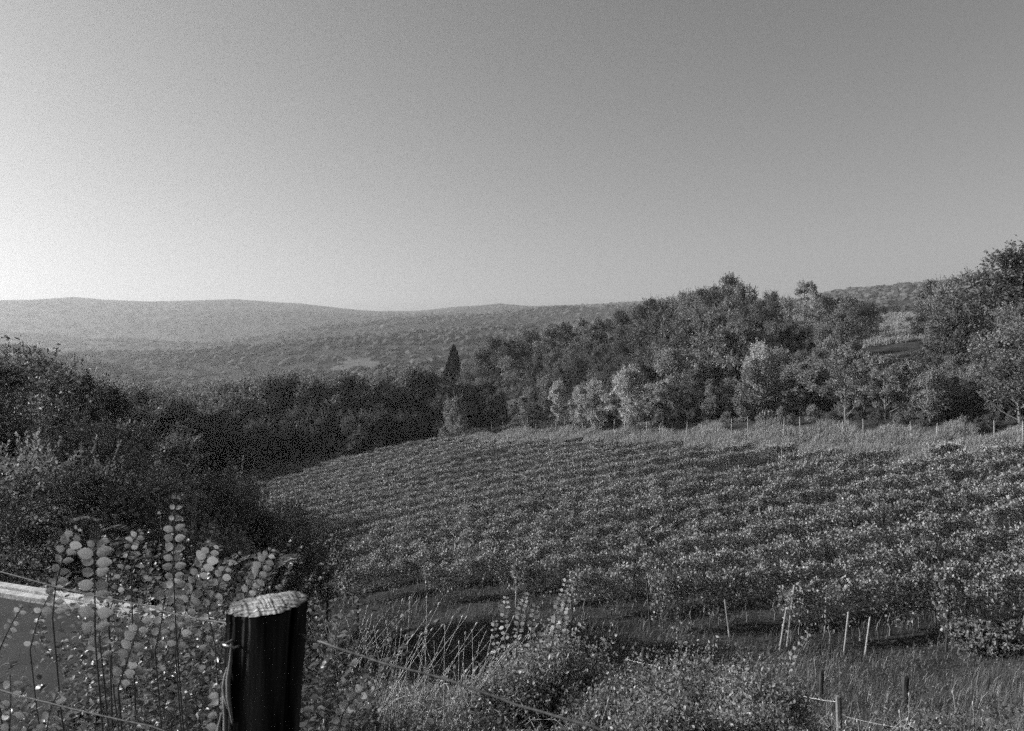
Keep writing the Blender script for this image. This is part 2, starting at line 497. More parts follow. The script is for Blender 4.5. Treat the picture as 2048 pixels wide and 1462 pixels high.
# ------------------------------------------------------------------ far woods (stuff)
def ico():
    import bmesh
    bm = bmesh.new(); bmesh.ops.create_icosphere(bm, subdivisions=2, radius=1.0)
    V = np.array([v.co[:] for v in bm.verts]); F = np.array([[v.index for v in f.verts] for f in bm.faces])
    bm.free(); return V, F
IV, IF = ico()
def field_mask(X, Y):
    px = 1024 + FPX * X / Y
    m = np.zeros(len(X), bool)
    def ell(cx, cy, rx, ry): return ((px - cx) / rx) ** 2 + ((np.log(Y) - math.log(cy)) / ry) ** 2 < 1
    m |= ell(712, 760, 40, 0.06)
    m |= ell(1795, 262, 70, 0.25)
    m |= ell(360, 690, 90, .05)
    m |= fbm(X / 160.0, Y / 90.0, 40, 3) > 0.21
    return m
def far_woods(n, y0, y1, r0, r1, name, seed, pxr=(-700, 2750)):
    r = np.random.RandomState(seed)
    Y = np.exp(r.uniform(math.log(y0), math.log(y1), n)); px = r.uniform(pxr[0], pxr[1], n)
    X = (px - 1024) / FPX * Y
    keep = ~field_mask(X, Y)
    # the near right hill and the slope behind the hedge carry trees of their own
    keep &= ~((Y < 290) & (px > 1180))
    X, Y = X[keep], Y[keep]
    Z = H(X, Y)
    f = (np.log(Y) - math.log(y0)) / (math.log(y1) - math.log(y0))
    rr = (r0 + (r1 - r0) * f) * r.uniform(0.6, 1.35, len(X))
    Vs = []
    for i in range(len(X)):
        k = 1 + 0.24 * np.sin(IV[:, 0] * 5 + i) * np.cos(IV[:, 1] * 6 + i * 2) + 0.12 * r.randn(len(IV))
        v = IV * k[:, None] * rr[i] * np.array([1.25, 1.25, 0.7])
        Vs.append(v + np.array([X[i], Y[i], Z[i] + rr[i] * 0.2]))
    V = np.vstack(Vs)
    F = (IF[None] + (np.arange(len(X)) * len(IV))[:, None, None]).reshape(-1, 3)
    o = link(name, mesh_np(name, V, F, M_WOODS, smooth=False), None)
    tag(o, 'hazy woods covering the far hills and valley below the ridge', 'woods', kind='stuff')
far_woods(8500, 260, 900, 2.9, 3.9, 'distant_woods', 5)
far_woods(16000, 850, 2560, 3.8, 6.2, 'distant_woods', 6)
bpy.data.objects['distant_woods.001']['label'] = 'faint woods on the farthest ridge against the sky'

# ------------------------------------------------------------------ trees one by one
CY = empty('cypress_tree', (0, 0, 0), 'dark pointed cypress standing alone above the tree line left of the wooded hill', 'tree')
def cypress():
    Y = 190; px = 906
    X = (px - 1024) / FPX * Y; z0 = Hs(X, Y); h = pyz(692, Y) - z0
    CY.location = (X, Y, z0)
    w = MB(); w.tube([(0, 0, 0), (0, 0, h * .5), (0.05, 0, h * .95)], [.18, .12, .03], 6); w.build('trunk', M_BARK, CY)
    r = np.random.RandomState(3); n = 14000
    t = r.uniform(0, 1, n) ** 0.8; hz = 0.4 + t * (h - 0.4)
    prof = 3.3 * (1 - t) ** 0.7 * (0.75 + 0.25 * np.minimum(1, t * 6))
    a = r.uniform(0, 6.283, n); rr = prof * np.sqrt(r.uniform(.3, 1, n)) * (1 + .14 * np.sin(a * 3 + t * 9))
    C = np.stack([np.cos(a) * rr + 0.1, np.sin(a) * rr, hz], 1)
    A = unit(np.stack([np.cos(a) * .3, np.sin(a) * .3, np.ones(n)], 1) + r.randn(n, 3) * .25)
    lv = MB(); lv.leaves(C, A, unit(r.randn(n, 3)), 0.42, 0.2); lv.build('crown', M_CYPRESS, CY)
cypress()

# skyline and front trees of the wooded hill on the right
NAMED = [
 (1460, 560, 175, 'tall', 'mid', 1.15, 'tall feathery tree breaking the skyline highest at the crest of the wood', 'broadleaf_tree'),
 (1541, 588, 185, 'broad', 'dark', 1.0, 'dark rounded tree on the skyline between the two feathery tall trees', 'broadleaf_tree'),
 (1612, 566, 150, 'loose', 'pale', .9, 'thin pale tree standing up through the skyline right of the dark rounded tree', 'broadleaf_tree'),
 (1700, 598, 135, 'broad', 'mid', 1.0, 'broad dense tree just left of the pale clearing on the hill', 'broadleaf_tree'),
 (1868, 572, 115, 'tall', 'dark', 1.1, 'dark tree just right of the pale clearing on the hill', 'broadleaf_tree'),
 (1942, 545, 105, 'tall', 'dark', 1.2, 'tree with spiky top reaching above the far hill at right', 'broadleaf_tree'),
 (2035, 508, 84, 'tall', 'dark', 1.25, 'tallest dark tree at the right edge standing high against the sky', 'broadleaf_tree'),
 (1118, 768, 99, 'poplar', 'poplar', 1.0, 'leftmost slender pale poplar before the dark wood', 'poplar_tree'),
 (1160, 775, 96, 'poplar', 'poplar', 1.0, 'pale poplar just left of the centre of the poplar group', 'poplar_tree'),
 (1192, 765, 93, 'poplar', 'poplar', 1.0, 'pale poplar with bare lower stem in the middle of the poplar group', 'poplar_tree'),
 (1258, 745, 88, 'poplar', 'poplar', 1.35, 'widest and palest poplar at the right end of the poplar group', 'poplar_tree'),
 (1338, 705, 92, 'tall', 'mid', 1.0, 'tall leafy tree right beside the widest pale poplar', 'broadleaf_tree'),
 (912, 800, 108, 'shrub', 'mid', .6, 'light bush at the dark hedge end below the cypress', 'shrub'),
 (1062, 778, 102, 'tall', 'mid', 1.2, 'mid grey bushy tree left of the pale poplars', 'broadleaf_tree'),
]
for px, top, Y, kind, tone, wd, lab, nm in NAMED:
    tree(nm, px, Y, top, kind, tone, lab, wide=wd, cat='shrub' if nm == 'shrub' else 'tree', group='slender pale poplars' if nm == 'poplar_tree' else None)

# skyline row, middle rows, front row
SKY = [(968,706,170),(985,676,175),(1022,680,168),(1060,668,172),(1098,662,165),(1132,652,176),(1165,644,168),(1200,638,175),(1240,626,180),(1275,612,175),(1305,602,178),(1340,600,180),(1372,592,176),(1402,584,172),(1432,576,182),(1490,572,168),(1572,604,200),(1650,600,160),(1682,602,150),(1732,606,150),(1722,612,128),(1866,592,118),(1900,562,110),(1975,552,92),(2005,556,98),(2085,520,84),(2140,500,80)]
for px, top, Y in SKY:
    tree('broadleaf_tree', px, Y, top + random.uniform(-4, 4), random.choice(['broad', 'broad', 'tall']), random.choice(['mid', 'dark', 'dark']),
         'dark broadleaf tree in the upper row of the wooded hillside', 'trees of the wood on the right hill')
rr = random.Random(12)
def hill_top(px):
    return np.interp(px, [930, 1060, 1200, 1300, 1400, 1460, 1540, 1700, 1760, 1830, 1900, 2048, 2200], [690, 672, 642, 604, 588, 570, 600, 605, 650, 640, 575, 540, 510])
def fence_y(px):
    return 20250.0 / ((np.interp(px, [930, 1150, 1400, 1700, 2048, 2400], [868, 872, 885, 892, 900, 905]) - HZ) + 0.13 * (px - 1024))
for row, (fy, drop, step) in enumerate([(1.62, 45, 36), (1.42, 85, 40), (1.25, 125, 42)]):
    px = 930 + row * 13
    while px < 2230:
        Y = float(fence_y(px)) * fy * rr.uniform(.95, 1.05)
        top = float(hill_top(px)) + drop * rr.uniform(.6, 1.25)
        if 1738 < px < 1852 and fy > 1.3:
            px += step * .6; continue
        if 1738 < px < 1852: top = max(top, 715)
        base_py = HZ - Hs((px - 1024) / FPX * Y, Y) * FPX / Y
        top = min(top, base_py - 55)
        tone = rr.choice(['mid', 'mid', 'dark', 'dark'] if px < 1400 else ['mid', 'mid', 'dark', 'pale'] if row == 2 else ['mid', 'dark', 'mid'])
        tree('broadleaf_tree', px, Y, top, rr.choice(['broad', 'tall', 'tall', 'broad']), tone, 'leafy tree in the dense middle of the wooded hillside', 'trees of the wood on the right hill', wide=rr.uniform(.95, 1.2))
        px += step * rr.uniform(.75, 1.25)
FRONT = [(950,812,'shrub'),(990,800,'tall'),(1030,800,'tall'),(1090,800,'tall'),(1225,800,'tall'),(1300,770,'tall'),(1385,745,'loose'),(1420,775,'tall'),(1460,760,'tall'),(1500,735,'tall'),(1530,690,'tall'),(1572,748,'loose'),(1605,730,'tall'),(1650,745,'loose'),(1690,700,'loose'),(1728,715,'tall'),(1770,715,'loose'),(1815,725,'loose'),(1862,740,'tall'),(1905,755,'loose'),(1950,735,'loose'),(1992,720,'tall'),(2040,672,'loose'),(2085,690,'tall'),(2150,680,'tall')]
for i, (px, top, kind) in enumerate(FRONT):
    Y = float(fence_y(px)) * 1.13 * rr.uniform(.98, 1.05)
    if i % 2 and kind != 'shrub': kind = 'poplar'
    tree('young_tree', px, Y, top, kind, 'pale' if (i * 7) % 5 < 1 else 'mid', 'young bushy tree in the front edge of the wood above the far fence', 'young trees along the wood edge', wide=1.15 if kind != 'shrub' else .7)
# low scrub at the foot of the wood
for i in range(34):
    px = 965 + i * 33 + rr.uniform(-10, 10)
    Y = float(fence_y(px)) * 1.09 * rr.uniform(.98, 1.04)
    base_py = HZ - Hs((px - 1024) / FPX * Y, Y) * FPX / Y
    tree('shrub', px, Y, base_py - rr.uniform(10, 34), 'shrub', rr.choice(['dark', 'mid', 'mid']), 'low scrubby bush at the foot of the wood behind the far fence', 'scrub along the wood edge', wide=rr.uniform(.6, 1.0), cat='bush')

# hedge of dark trees behind the shaded field on the left
HEDGE = [(250,800,150),(290,785,150),(330,792,140),(365,795,128),(400,790,126),(440,778,124),(478,770,122),(515,764,120),(550,762,119),(585,760,121),(620,766,118),(655,763,120),(690,757,118),(725,762,119),(760,764,117),(795,748,120),(830,740,119),(862,752,121),(900,768,117),(935,772,118),(964,760,126)]
for px, top, Y in HEDGE:
    tree('hedge_tree', px, Y, top + rr.uniform(-3, 5), rr.choice(['broad', 'broad', 'tall']), 'hedge', 'dark dense tree in the hedge behind the shaded field', 'hedge of dark trees behind the shaded field', wide=1.2)
for i in range(26):
    px = 330 + i * 25 + rr.uniform(-8, 8)
    tree('shrub', px, 113 + rr.uniform(-3, 2), 835 + rr.uniform(-12, 20), 'shrub', 'dark', 'dark undergrowth bush under the hedge behind the shaded field', 'undergrowth below the hedge', wide=.9, cat='bush')

# near trees at the left
NEARL = [
 (2, 735, 27, 'loose', 'mid', 1.0, 'sparse leafy tree cut by the left edge, its top above the valley'),
 (88, 742, 31, 'loose', 'mid', 1.0, 'loose tree with separate feathery tufts at upper left'),
 (-75, 745, 25, 'tall', 'dark', 1.1, 'dark tree mostly outside the left edge'),
 (45, 815, 26, 'tall', 'dark', 1.1, 'broad near tree low at the left edge below the feathery tops'),
 (140, 800, 30, 'tall', 'dark', .9, 'dark tree below the feathery tufts at left'),
 (205, 800, 33, 'tall', 'dark', .7, 'dark tree ending the near clump at its right side'),
 (100, 880, 24, 'broad', 'dark', 1.1, 'low dark tree in front of the near clump at left'),
 (240, 930, 34, 'broad', 'dark', .8, 'round dark tree lower down between near clump and shaded field'),
 (350, 905, 36, 'tall', 'mid', .75, 'greyish upright bush tree rising before the shaded field'),
 (20, 930, 20, 'broad', 'dark', 1.1, 'low dark tree just beyond the concrete kerb at the left edge'),
 (170, 960, 22, 'broad', 'dark', 1.1, 'low dark tree beyond the kerb behind the leafy shoots'),
 (300, 985, 26, 'broad', 'dark', 1.1, 'black shaded tree behind the tallest leafy shoot'),
 (400, 975, 30, 'broad', 'dark', 1.0, 'shaded tree right of the tallest leafy shoot'),
 (470, 990, 33, 'broad', 'dark', 1.0, 'shaded tree left of the vineyard corner'),
 (520, 1040, 30, 'broad', 'dark', 1.0, 'low shaded tree beside the vineyard corner behind the thick post'),
 (430, 1080, 22, 'shrub', 'dark', .8, 'dark bush behind the leafy shoots left of the thick post'),
 (560, 1105, 30, 'shrub', 'dark', .55, 'dark bush at the lower left corner of the vineyard'),
]
for px, top, Y, kind, tone, wd, lab in NEARL:
    tree('near_tree', px, Y, top, kind, 'fine' + tone, lab, wide=wd)
# trees that close the left side of the shaded field; farther ones added to cast its shade
for i, (px, top, Y) in enumerate([(180,870,60),(250,900,62),(120,840,70),(60,800,60),(205,800,95),(262,792,108),(225,796,118),(300,796,112),(345,806,106),(-120,790,75)]):
    tree('valley_tree', px, Y, top, 'broad', 'dark', 'dark tree of the clump on the left below the valley', 'dark trees left of the shaded field', wide=1.25)
# bushes at the clearing and tree dots on the far right hill
for i, (px, top, Y) in enumerate([(1765,612,262),(1790,610,300),(1815,612,290),(1835,608,262),(1745,608,240),(1752,662,170),(1775,672,160),(1800,668,168),(1826,660,172),(1848,655,165),(1762,645,205),(1790,650,215),(1830,640,210)]):
    tree('shrub', px, Y, top, 'shrub', 'dark' if i < 5 else 'mid', 'small dark bush at the upper edge of the pale clearing' if i < 5 else 'low grey bush growing in the clearing on the hill', 'bushes above the pale clearing' if i < 5 else 'bushes in the clearing', wide=.8, cat='bush')

# ------------------------------------------------------------------ vineyard
def vine_segment(seed, n, size, L=6.2, rough=1.0):
    r = np.random.RandomState(seed)
    lv = MB()
    x = r.uniform(0, L, n)
    top = 1.82 + rough * (0.13 * np.sin(x * 1.7 + seed) + 0.12 * np.sin(x * 4.3 + seed * 2))
    bot = 0.35 + 0.3 * np.sin(x * 2.3 + seed * 1.3)
    t = r.beta(1.9, 0.85, n)
    z = bot + (top - bot) * t
    wid = 0.14 + 0.16 * t ** 1.5 + 0.07 * rough * np.sin(x * 3.1 + seed)
    y = r.choice([-1, 1], n) * wid * np.sqrt(r.uniform(0.02, 1, n)) * 1.15
    for c in r.uniform(0, L, int(26 * rough)):      # canes reaching up and drooping over
        m = 14; tt = np.linspace(0, 1, m)
        d = r.uniform(-.5, .5); side = r.choice([-1, 1]); up = r.uniform(-.05, .42)
        P = np.stack([c + d * tt, side * (0.15 + 0.55 * tt * r.uniform(.2, 1)), 1.72 + up * tt * 1.3 - (0.6 - up) * tt ** 2 * 1.1], 1)
        lv.leaves(P + r.randn(m, 3) * .03, unit(r.randn(m, 3) + [0, 0, -.6]), unit(r.randn(m, 3) * .6 + [0, 0, .8]), size * r.uniform(.7, 1.1, m), size * .8)
    C = np.stack([x, y, z], 1) + r.randn(n, 3) * 0.03
    out = np.stack([np.zeros(n), np.sign(y), 0.9 * (t > .8)], 1)
    N = unit(out * .8 + np.array([0, 0, .45]) + r.randn(n, 3) * .6)
    A = unit(np.array([0, 0, -.55]) + out * .3 + r.randn(n, 3) * .6)
    S = size * r.uniform(.5, 1.25, n)
    lv.leaves(C, A, N, S, S * .92, fold=.15)
    return lv.mesh('vine_foliage', M_VINE)
SEG = 6.0
NEARSEG = [vine_segment(200 + i, 4200, .115, rough=1.3) for i in range(5)]
FARSEG = [vine_segment(220 + i, 3800, .12, rough=.5) for i in range(5)]
def post_mesh(h, r0, mat, sides=8, seed=0, name='post'):
    rr_ = np.random.RandomState(seed)
    m = MB()
    zz = np.linspace(-0.3, h, 7)
    w = np.cumsum(rr_.uniform(-.4, .4, (7, 2)), 0) * r0 * .5
    pts = np.stack([w[:, 0], w[:, 1], zz], 1)
    m.tube(pts, r0 * (1 + rr_.uniform(-.12, .12, 7)), sides)
    return m.mesh(name, mat, smooth=False)
VPOST = [post_mesh(2.0, .035, M_GREYWOOD, 6, i, 'trellis_post') for i in range(3)]
VPOST_D = [post_mesh(2.0, .04, M_DARKWOOD, 6, 5 + i, 'trellis_post') for i in range(2)]
def vtrunk(seed):
    r = np.random.RandomState(seed); m = MB()
    p = np.array([[0, 0, -.1], [.04, .02, .3], [-.03, 0, .6], [.05, .03, .95]]) + r.uniform(-.03, .03, (4, 3))
    m.tube(p, [.035, .03, .028, .02], 5, cap=False)
    m.tube([p[3], p[3] + [.3, 0, .1], p[3] + [.7, 0, .08]], [.018, .014, .01], 4, cap=False)
    return m.mesh('vine_trunk', M_BARK)
VTR = [vtrunk(i) for i in range(4)]
POLY = np.array([(-12.8, 44), (-15.3, 53), (-22, 70), (-28, 86), (-21, 96), (-11.6, 101), (-6.2, 97), (-1.4, 86), (6.7, 80), (16.7, 66.6), (25.5, 56.5), (33.5, 49), (55, 36), (50, 28), (18.5, 24), (13.4, 26.6), (8.8, 29.0), (3, 33), (-.6, 37)], float)
ORD = 'first second third fourth fifth sixth seventh eighth ninth tenth eleventh twelfth thirteenth fourteenth fifteenth sixteenth seventeenth eighteenth nineteenth twentieth'.split()
ORD = ORD + ['twenty-' + o for o in ORD[:9]] + ['thirtieth'] + ['thirty-' + o for o in ORD[:9]] + ['fortieth']
def row_span(Y0, slope):
    """x range of the line y = Y0 + slope*x inside the vineyard outline"""
    xs = []
    for i in range(len(POLY)):
        a = POLY[i]; b = POLY[(i + 1) % len(POLY)]
        fa = a[1] - Y0 - slope * a[0]; fb = b[1] - Y0 - slope * b[0]
        if fa * fb < 0:
            t = fa / (fa - fb); xs.append(a[0] + t * (b[0] - a[0]))
    return (min(xs), max(xs)) if len(xs) >= 2 else None
vr = random.Random(5)
ROWS = []
SL = 0.10
Y0 = 21.4
nrow = 0
while Y0 < 112:
    sp = row_span(Y0, SL)
    if sp and sp[1] - sp[0] > 3:
        ROWS.append((Y0, sp))
    Y0 += 3.0
wire_r = .003
for ri, (Y0, (x0, x1)) in enumerate(ROWS):
    x0 += vr.uniform(-.8, .8)
    e = empty('vine_row', (x0, Y0 + SL * x0, Hs(x0, Y0 + SL * x0)))
    if ri == 0: lab = 'nearest short vine row with pale bent posts, at the right beside the grass track'
    elif ri == 1: lab = 'second vine row from the grass track at the right'
    elif ri == 2: lab = 'third vine row from the grass track, its end standing in front of the dark shade'
    elif ri == len(ROWS) - 1: lab = 'farthest short vine row in the far left corner of the vineyard'
    else: lab = ORD[ri] + ' vine row up the sunlit slope counted from the grass track'
    tag(e, lab, 'vine row', 'rows of vines on the slope')
    x = x0
    base = np.array(e.location)
    while x < x1 - 1.0:
        xe = min(x + SEG, x1)
        y = Y0 + SL * x; ye = Y0 + SL * xe
        z, ze = Hs(x, y), Hs(xe, ye)
        depth = y
        if not (vr.random() < (0.02 if x < 4 else .06)):
            me = vr.choice(NEARSEG if depth < 52 else FARSEG)
            o = link('vine_foliage', me, None, e)
            o.location = np.array([x, y, z]) - base + np.array([0, 0, vr.uniform(-.06, .04)])
            o.rotation_euler = (0, -math.atan2(ze - z, xe - x), math.atan2(ye - y, xe - x))
            flip = vr.random() < .5
            sx = max((xe - x) / 6.0, .3)
            o.scale = (sx, -1 if flip else 1, vr.uniform(.98, 1.03) * (1.18 if depth < 40 else 1.08 if depth < 52 else 1.0))
        # posts and trunks
        if depth < 75:
            po = link('trellis_post', vr.choice(VPOST[:1] + VPOST_D), None, e)
            po.location = np.array([x, y, z]) - base
            po.rotation_euler = (vr.uniform(-.08, .08), vr.uniform(-.1, .14), vr.uniform(0, 6))
            po.scale = (1, 1, vr.uniform(.98, 1.22))
        if depth < 52:
            for q in range(5):
                tx = x + 0.5 + q * 1.2
                if tx > x1: break
                ty = Y0 + SL * tx
                t = link('vine_trunk', vr.choice(VTR), None, e)
                t.location = np.array([tx, ty, Hs(tx, ty)]) - base
                t.rotation_euler = (0, 0, vr.uniform(-.4, .4))
        x += SEG
    # trellis wire along the row
    if Y0 < 52:
        m = MB(); xs = np.linspace(x0 - .3, x1, 14)
        for hh in (.95, 1.65):
            P = np.stack([xs, Y0 + SL * xs, H(xs, Y0 + SL * xs) + hh], 1) - base
            m.tube(P, np.full(14, .004), 4)
        m.build('trellis_wire', M_WIRE, e)

# end posts of the rows that stand clear at the near edge and pale posts above the leaves
ENDP = [(1450,1188,1262,31.5,-.12,M_GREYWOOD,'leaning leafy end post standing left of the bright row posts'),
        (1572,1208,1285,29.5,.16,M_GREYWOOD,'bent pale stake left of the tall straight vineyard post'),
        (1616,1183,1277,30,0,M_GREYWOOD,'tall straight pale post near the grass track'),
        (1653,1178,1262,31,.05,M_GREYWOOD,'thin pale stake half hidden in leaves right of the tall straight post'),
        (1697,1212,1296,28.6,.12,M_GREYWOOD,'dark sided leaning post, left one of the pair by the track'),
        (1740,1222,1300,28.2,.14,M_GREYWOOD,'thick leaning post lit on its left, right one of the pair by the track'),
        (1985,1232,1292,27,.22,M_GREYWOOD,'short bright stake leaning right at the lower right vines'),
        (1770,938,962,52,0,M_GREYWOOD,'pale post standing in a dark gap of the upper vineyard'),
        (1633,1010,1030,42,-.1,M_GREYWOOD,'left pale stake of the two close together in the middle of the vineyard'),
        (1647,1012,1034,42,-.05,M_GREYWOOD,'right pale stake of the two close together in the middle of the vineyard'),
        (2018,940,976,46,-.04,M_GREYWOOD,'thin tall pale pole near the right edge of the vineyard'),
        (1968,1016,1042,38,.03,M_GREYWOOD,'short bright post near the right edge half way down the vineyard'),
        (1873,1105,1145,33,-.03,M_GREYWOOD,'thin bright pole above the lower right vines')]
def simple_post(px, top, bot, Y, lean, mat, label, r0=.04, group=None, name='vineyard_post', wires=None):
    b = at(px, bot, Y); t = at(px, top, Y)
    X = b[0]; z0 = Hs(X, Y); h = t[2] - z0
    h = max(h, .6)
    m = MB(); rr_ = np.random.RandomState(int(px))
    zz = np.linspace(-.3, h, 6)
    w = np.cumsum(rr_.uniform(-.5, .5, (6, 2)), 0) * r0 * .35
    pts = np.stack([w[:, 0] + lean * (zz - h), w[:, 1], zz], 1)
    m.tube(pts, r0 * (1 + rr_.uniform(-.1, .1, 6)), 8)
    o = m.build(name, mat, None, smooth=False)
    o.location = (X, Y, z0)
    tag(o, label, 'post', group)
    return o, np.array([X, Y, z0 + h])
for px, t_, b_, Y, ln, mat, lab in ENDP:
    if Y < 32.5: Y *= .95; t_ += 12
    simple_post(px, t_, b_, Y, ln, mat, lab, .033 if Y < 35 else .04, 'bare posts among the vines')

# far fence above the vineyard
FX = [952,972,984,995,1006,1016,1027,1053,1071,1090,1112,1129,1147,1166,1186,1205,1227,1249,1271,1294,1319,1346,1373,1403,1432,1463,1496,1532,1567,1601,1642,1684,1727,1772,1820,1874,1929,1989,2045]
for i, px in enumerate(FX):
    Y = float(fence_y(px)) * 1.01
    X = (px - 1024) / FPX * Y; z0 = Hs(X, Y)
    o = link('fence_post', post_mesh(1.75, .038, M_GREYWOOD if (i * 5) % 3 else M_DARKWOOD, 5, i, 'fence_post') if i < 6 else bpy.data.objects['fence_post' + ('' if i % 6 == 0 else '.%03d' % (i % 6))].data, None)
    o.location = (X, Y, z0); o.rotation_euler = (rr.uniform(-.05, .05), rr.uniform(-.06, .06), 0); o.scale = (1, 1, rr.uniform(.85, 1.1))
    lab = ORD[i] + ' stake from the left end of the far fence between vineyard and wood'
    if i == len(FX) - 1: lab = 'last stake of the far fence, at the right edge beside a leaning strut'
    if i == 0: lab = 'first stake of the far fence at the far left corner of the vineyard'
    tag(o, lab, 'fence post', 'stakes of the far fence')

# dark posts along the grass track in the foreground slope
DARKP = [(656,1176,1196,33,'small dark post beside the pale grass patch at the vineyard corner'),
         (716,1203,1256,24,'tall dark post right of the thick near post, above the seed stalks'),
         (958,1274,1292,20,'short dark post left of the leafy shrub with upright shoots'),
         (1195,1281,1300,20,'short dark post right of the leafy shrub with upright shoots'),
         (1288,1296,1318,19.5,'thin dark post above the pale dense bush'),
         (1392,1320,1345,18.5,'short dark post at the top of the pale dense bush'),
         (1443,1332,1348,18,'stubby post with pale left edge behind the dense bush'),
         (1643,1342,1370,18.3,'dark post in grass right of the long leafy cane'),
         (1812,1354,1382,17.6,'dark stump-like post in the grass at lower right')]
for px, t_, b_, Y, lab in DARKP:
    simple_post(px, t_, b_, Y, .02, M_DARKWOOD, lab, .05 if px != 1812 else .08, 'dark posts on the grass slope')

# ------------------------------------------------------------------ the concrete kerb and road at the left
def kerb_and_road():
    # line of the kerb from the left edge down to behind the thick post
    P = np.array([at(px, 1163 + .157 * px, 1.93 * FPX / (1163 + .157 * px - HZ)) for px in (-700, -300, 0, 230, 470)])
    t = np.linspace(0, 4, 60); C = np.stack([np.interp(t, range(5), P[:, k]) for k in range(3)], 1)
    k = np.hanning(13); k /= k.sum()
    for q in range(3):
        c = np.pad(C[:, q], 6, mode='reflect', reflect_type='odd'); C[:, q] = np.convolve(c, k, 'valid')
    d = unit(np.gradient(C, axis=0)); side = unit(np.stack([d[:, 1], -d[:, 0], np.zeros(len(d))], 1))  # towards the camera side
    mc = noise_mat('concrete', 0.35, 0.65, 12, 8, .9, .4, .01, contrast=(.3, .6))
    # two concrete bands with a joint between them, each a stepped strip
    e = empty('concrete_kerb', C[0], 'pale double concrete kerb along the far side of the tarmac, behind the leafy shoots', 'kerb')
    for a, b, top in ((0.0, .07, 0.0), (.08, .15, -.015)):
        N = len(C); V = []
        for off, dz in ((a, -.9), (a, top), (b, top), (b, -.9)):
            V.append(C + side * off + np.array([0, 0, 1]) * dz)
        V = np.stack(V, 1).reshape(-1, 3) - C[0]
        i = np.arange(N - 1)[:, None] * 4; q = np.arange(3)[None]
        Q = np.stack([i + q, i + q + 1, i + q + 5, i + q + 4], -1).reshape(-1, 4)
        Q = np.vstack([Q, [[0, 1, 2, 3]], [[4 * N - 1, 4 * N - 2, 4 * N - 3, 4 * N - 4]]])
        link('kerb_stone', mesh_np('kerb_stone', V, Q, mc, smooth=False), None, e)
    # tarmac
    ma = noise_mat('tarmac', 0.025, 0.05, 3, 8, .85, .5, .004, bscale=120)
    W = [(.15, -.05), (.9, -.06), (1.5, -.08), (2.1, -.15), (2.4, -.3)]
    N = len(C)
    V = np.stack([C + side * w * min(1, 1) + np.array([0, 0, dz]) for w, dz in W], 1).reshape(-1, 3)
    k = len(W); i = np.arange(N - 1)[:, None] * k; q = np.arange(k - 1)[None]
    Q = np.stack([i + q, i + q + 1, i + q + k + 1, i + q + k], -1).reshape(-1, 4)
    o = link('road', mesh_np('road', V, Q, ma), None); tag(o, kind='structure')
    return C
KC = kerb_and_road()

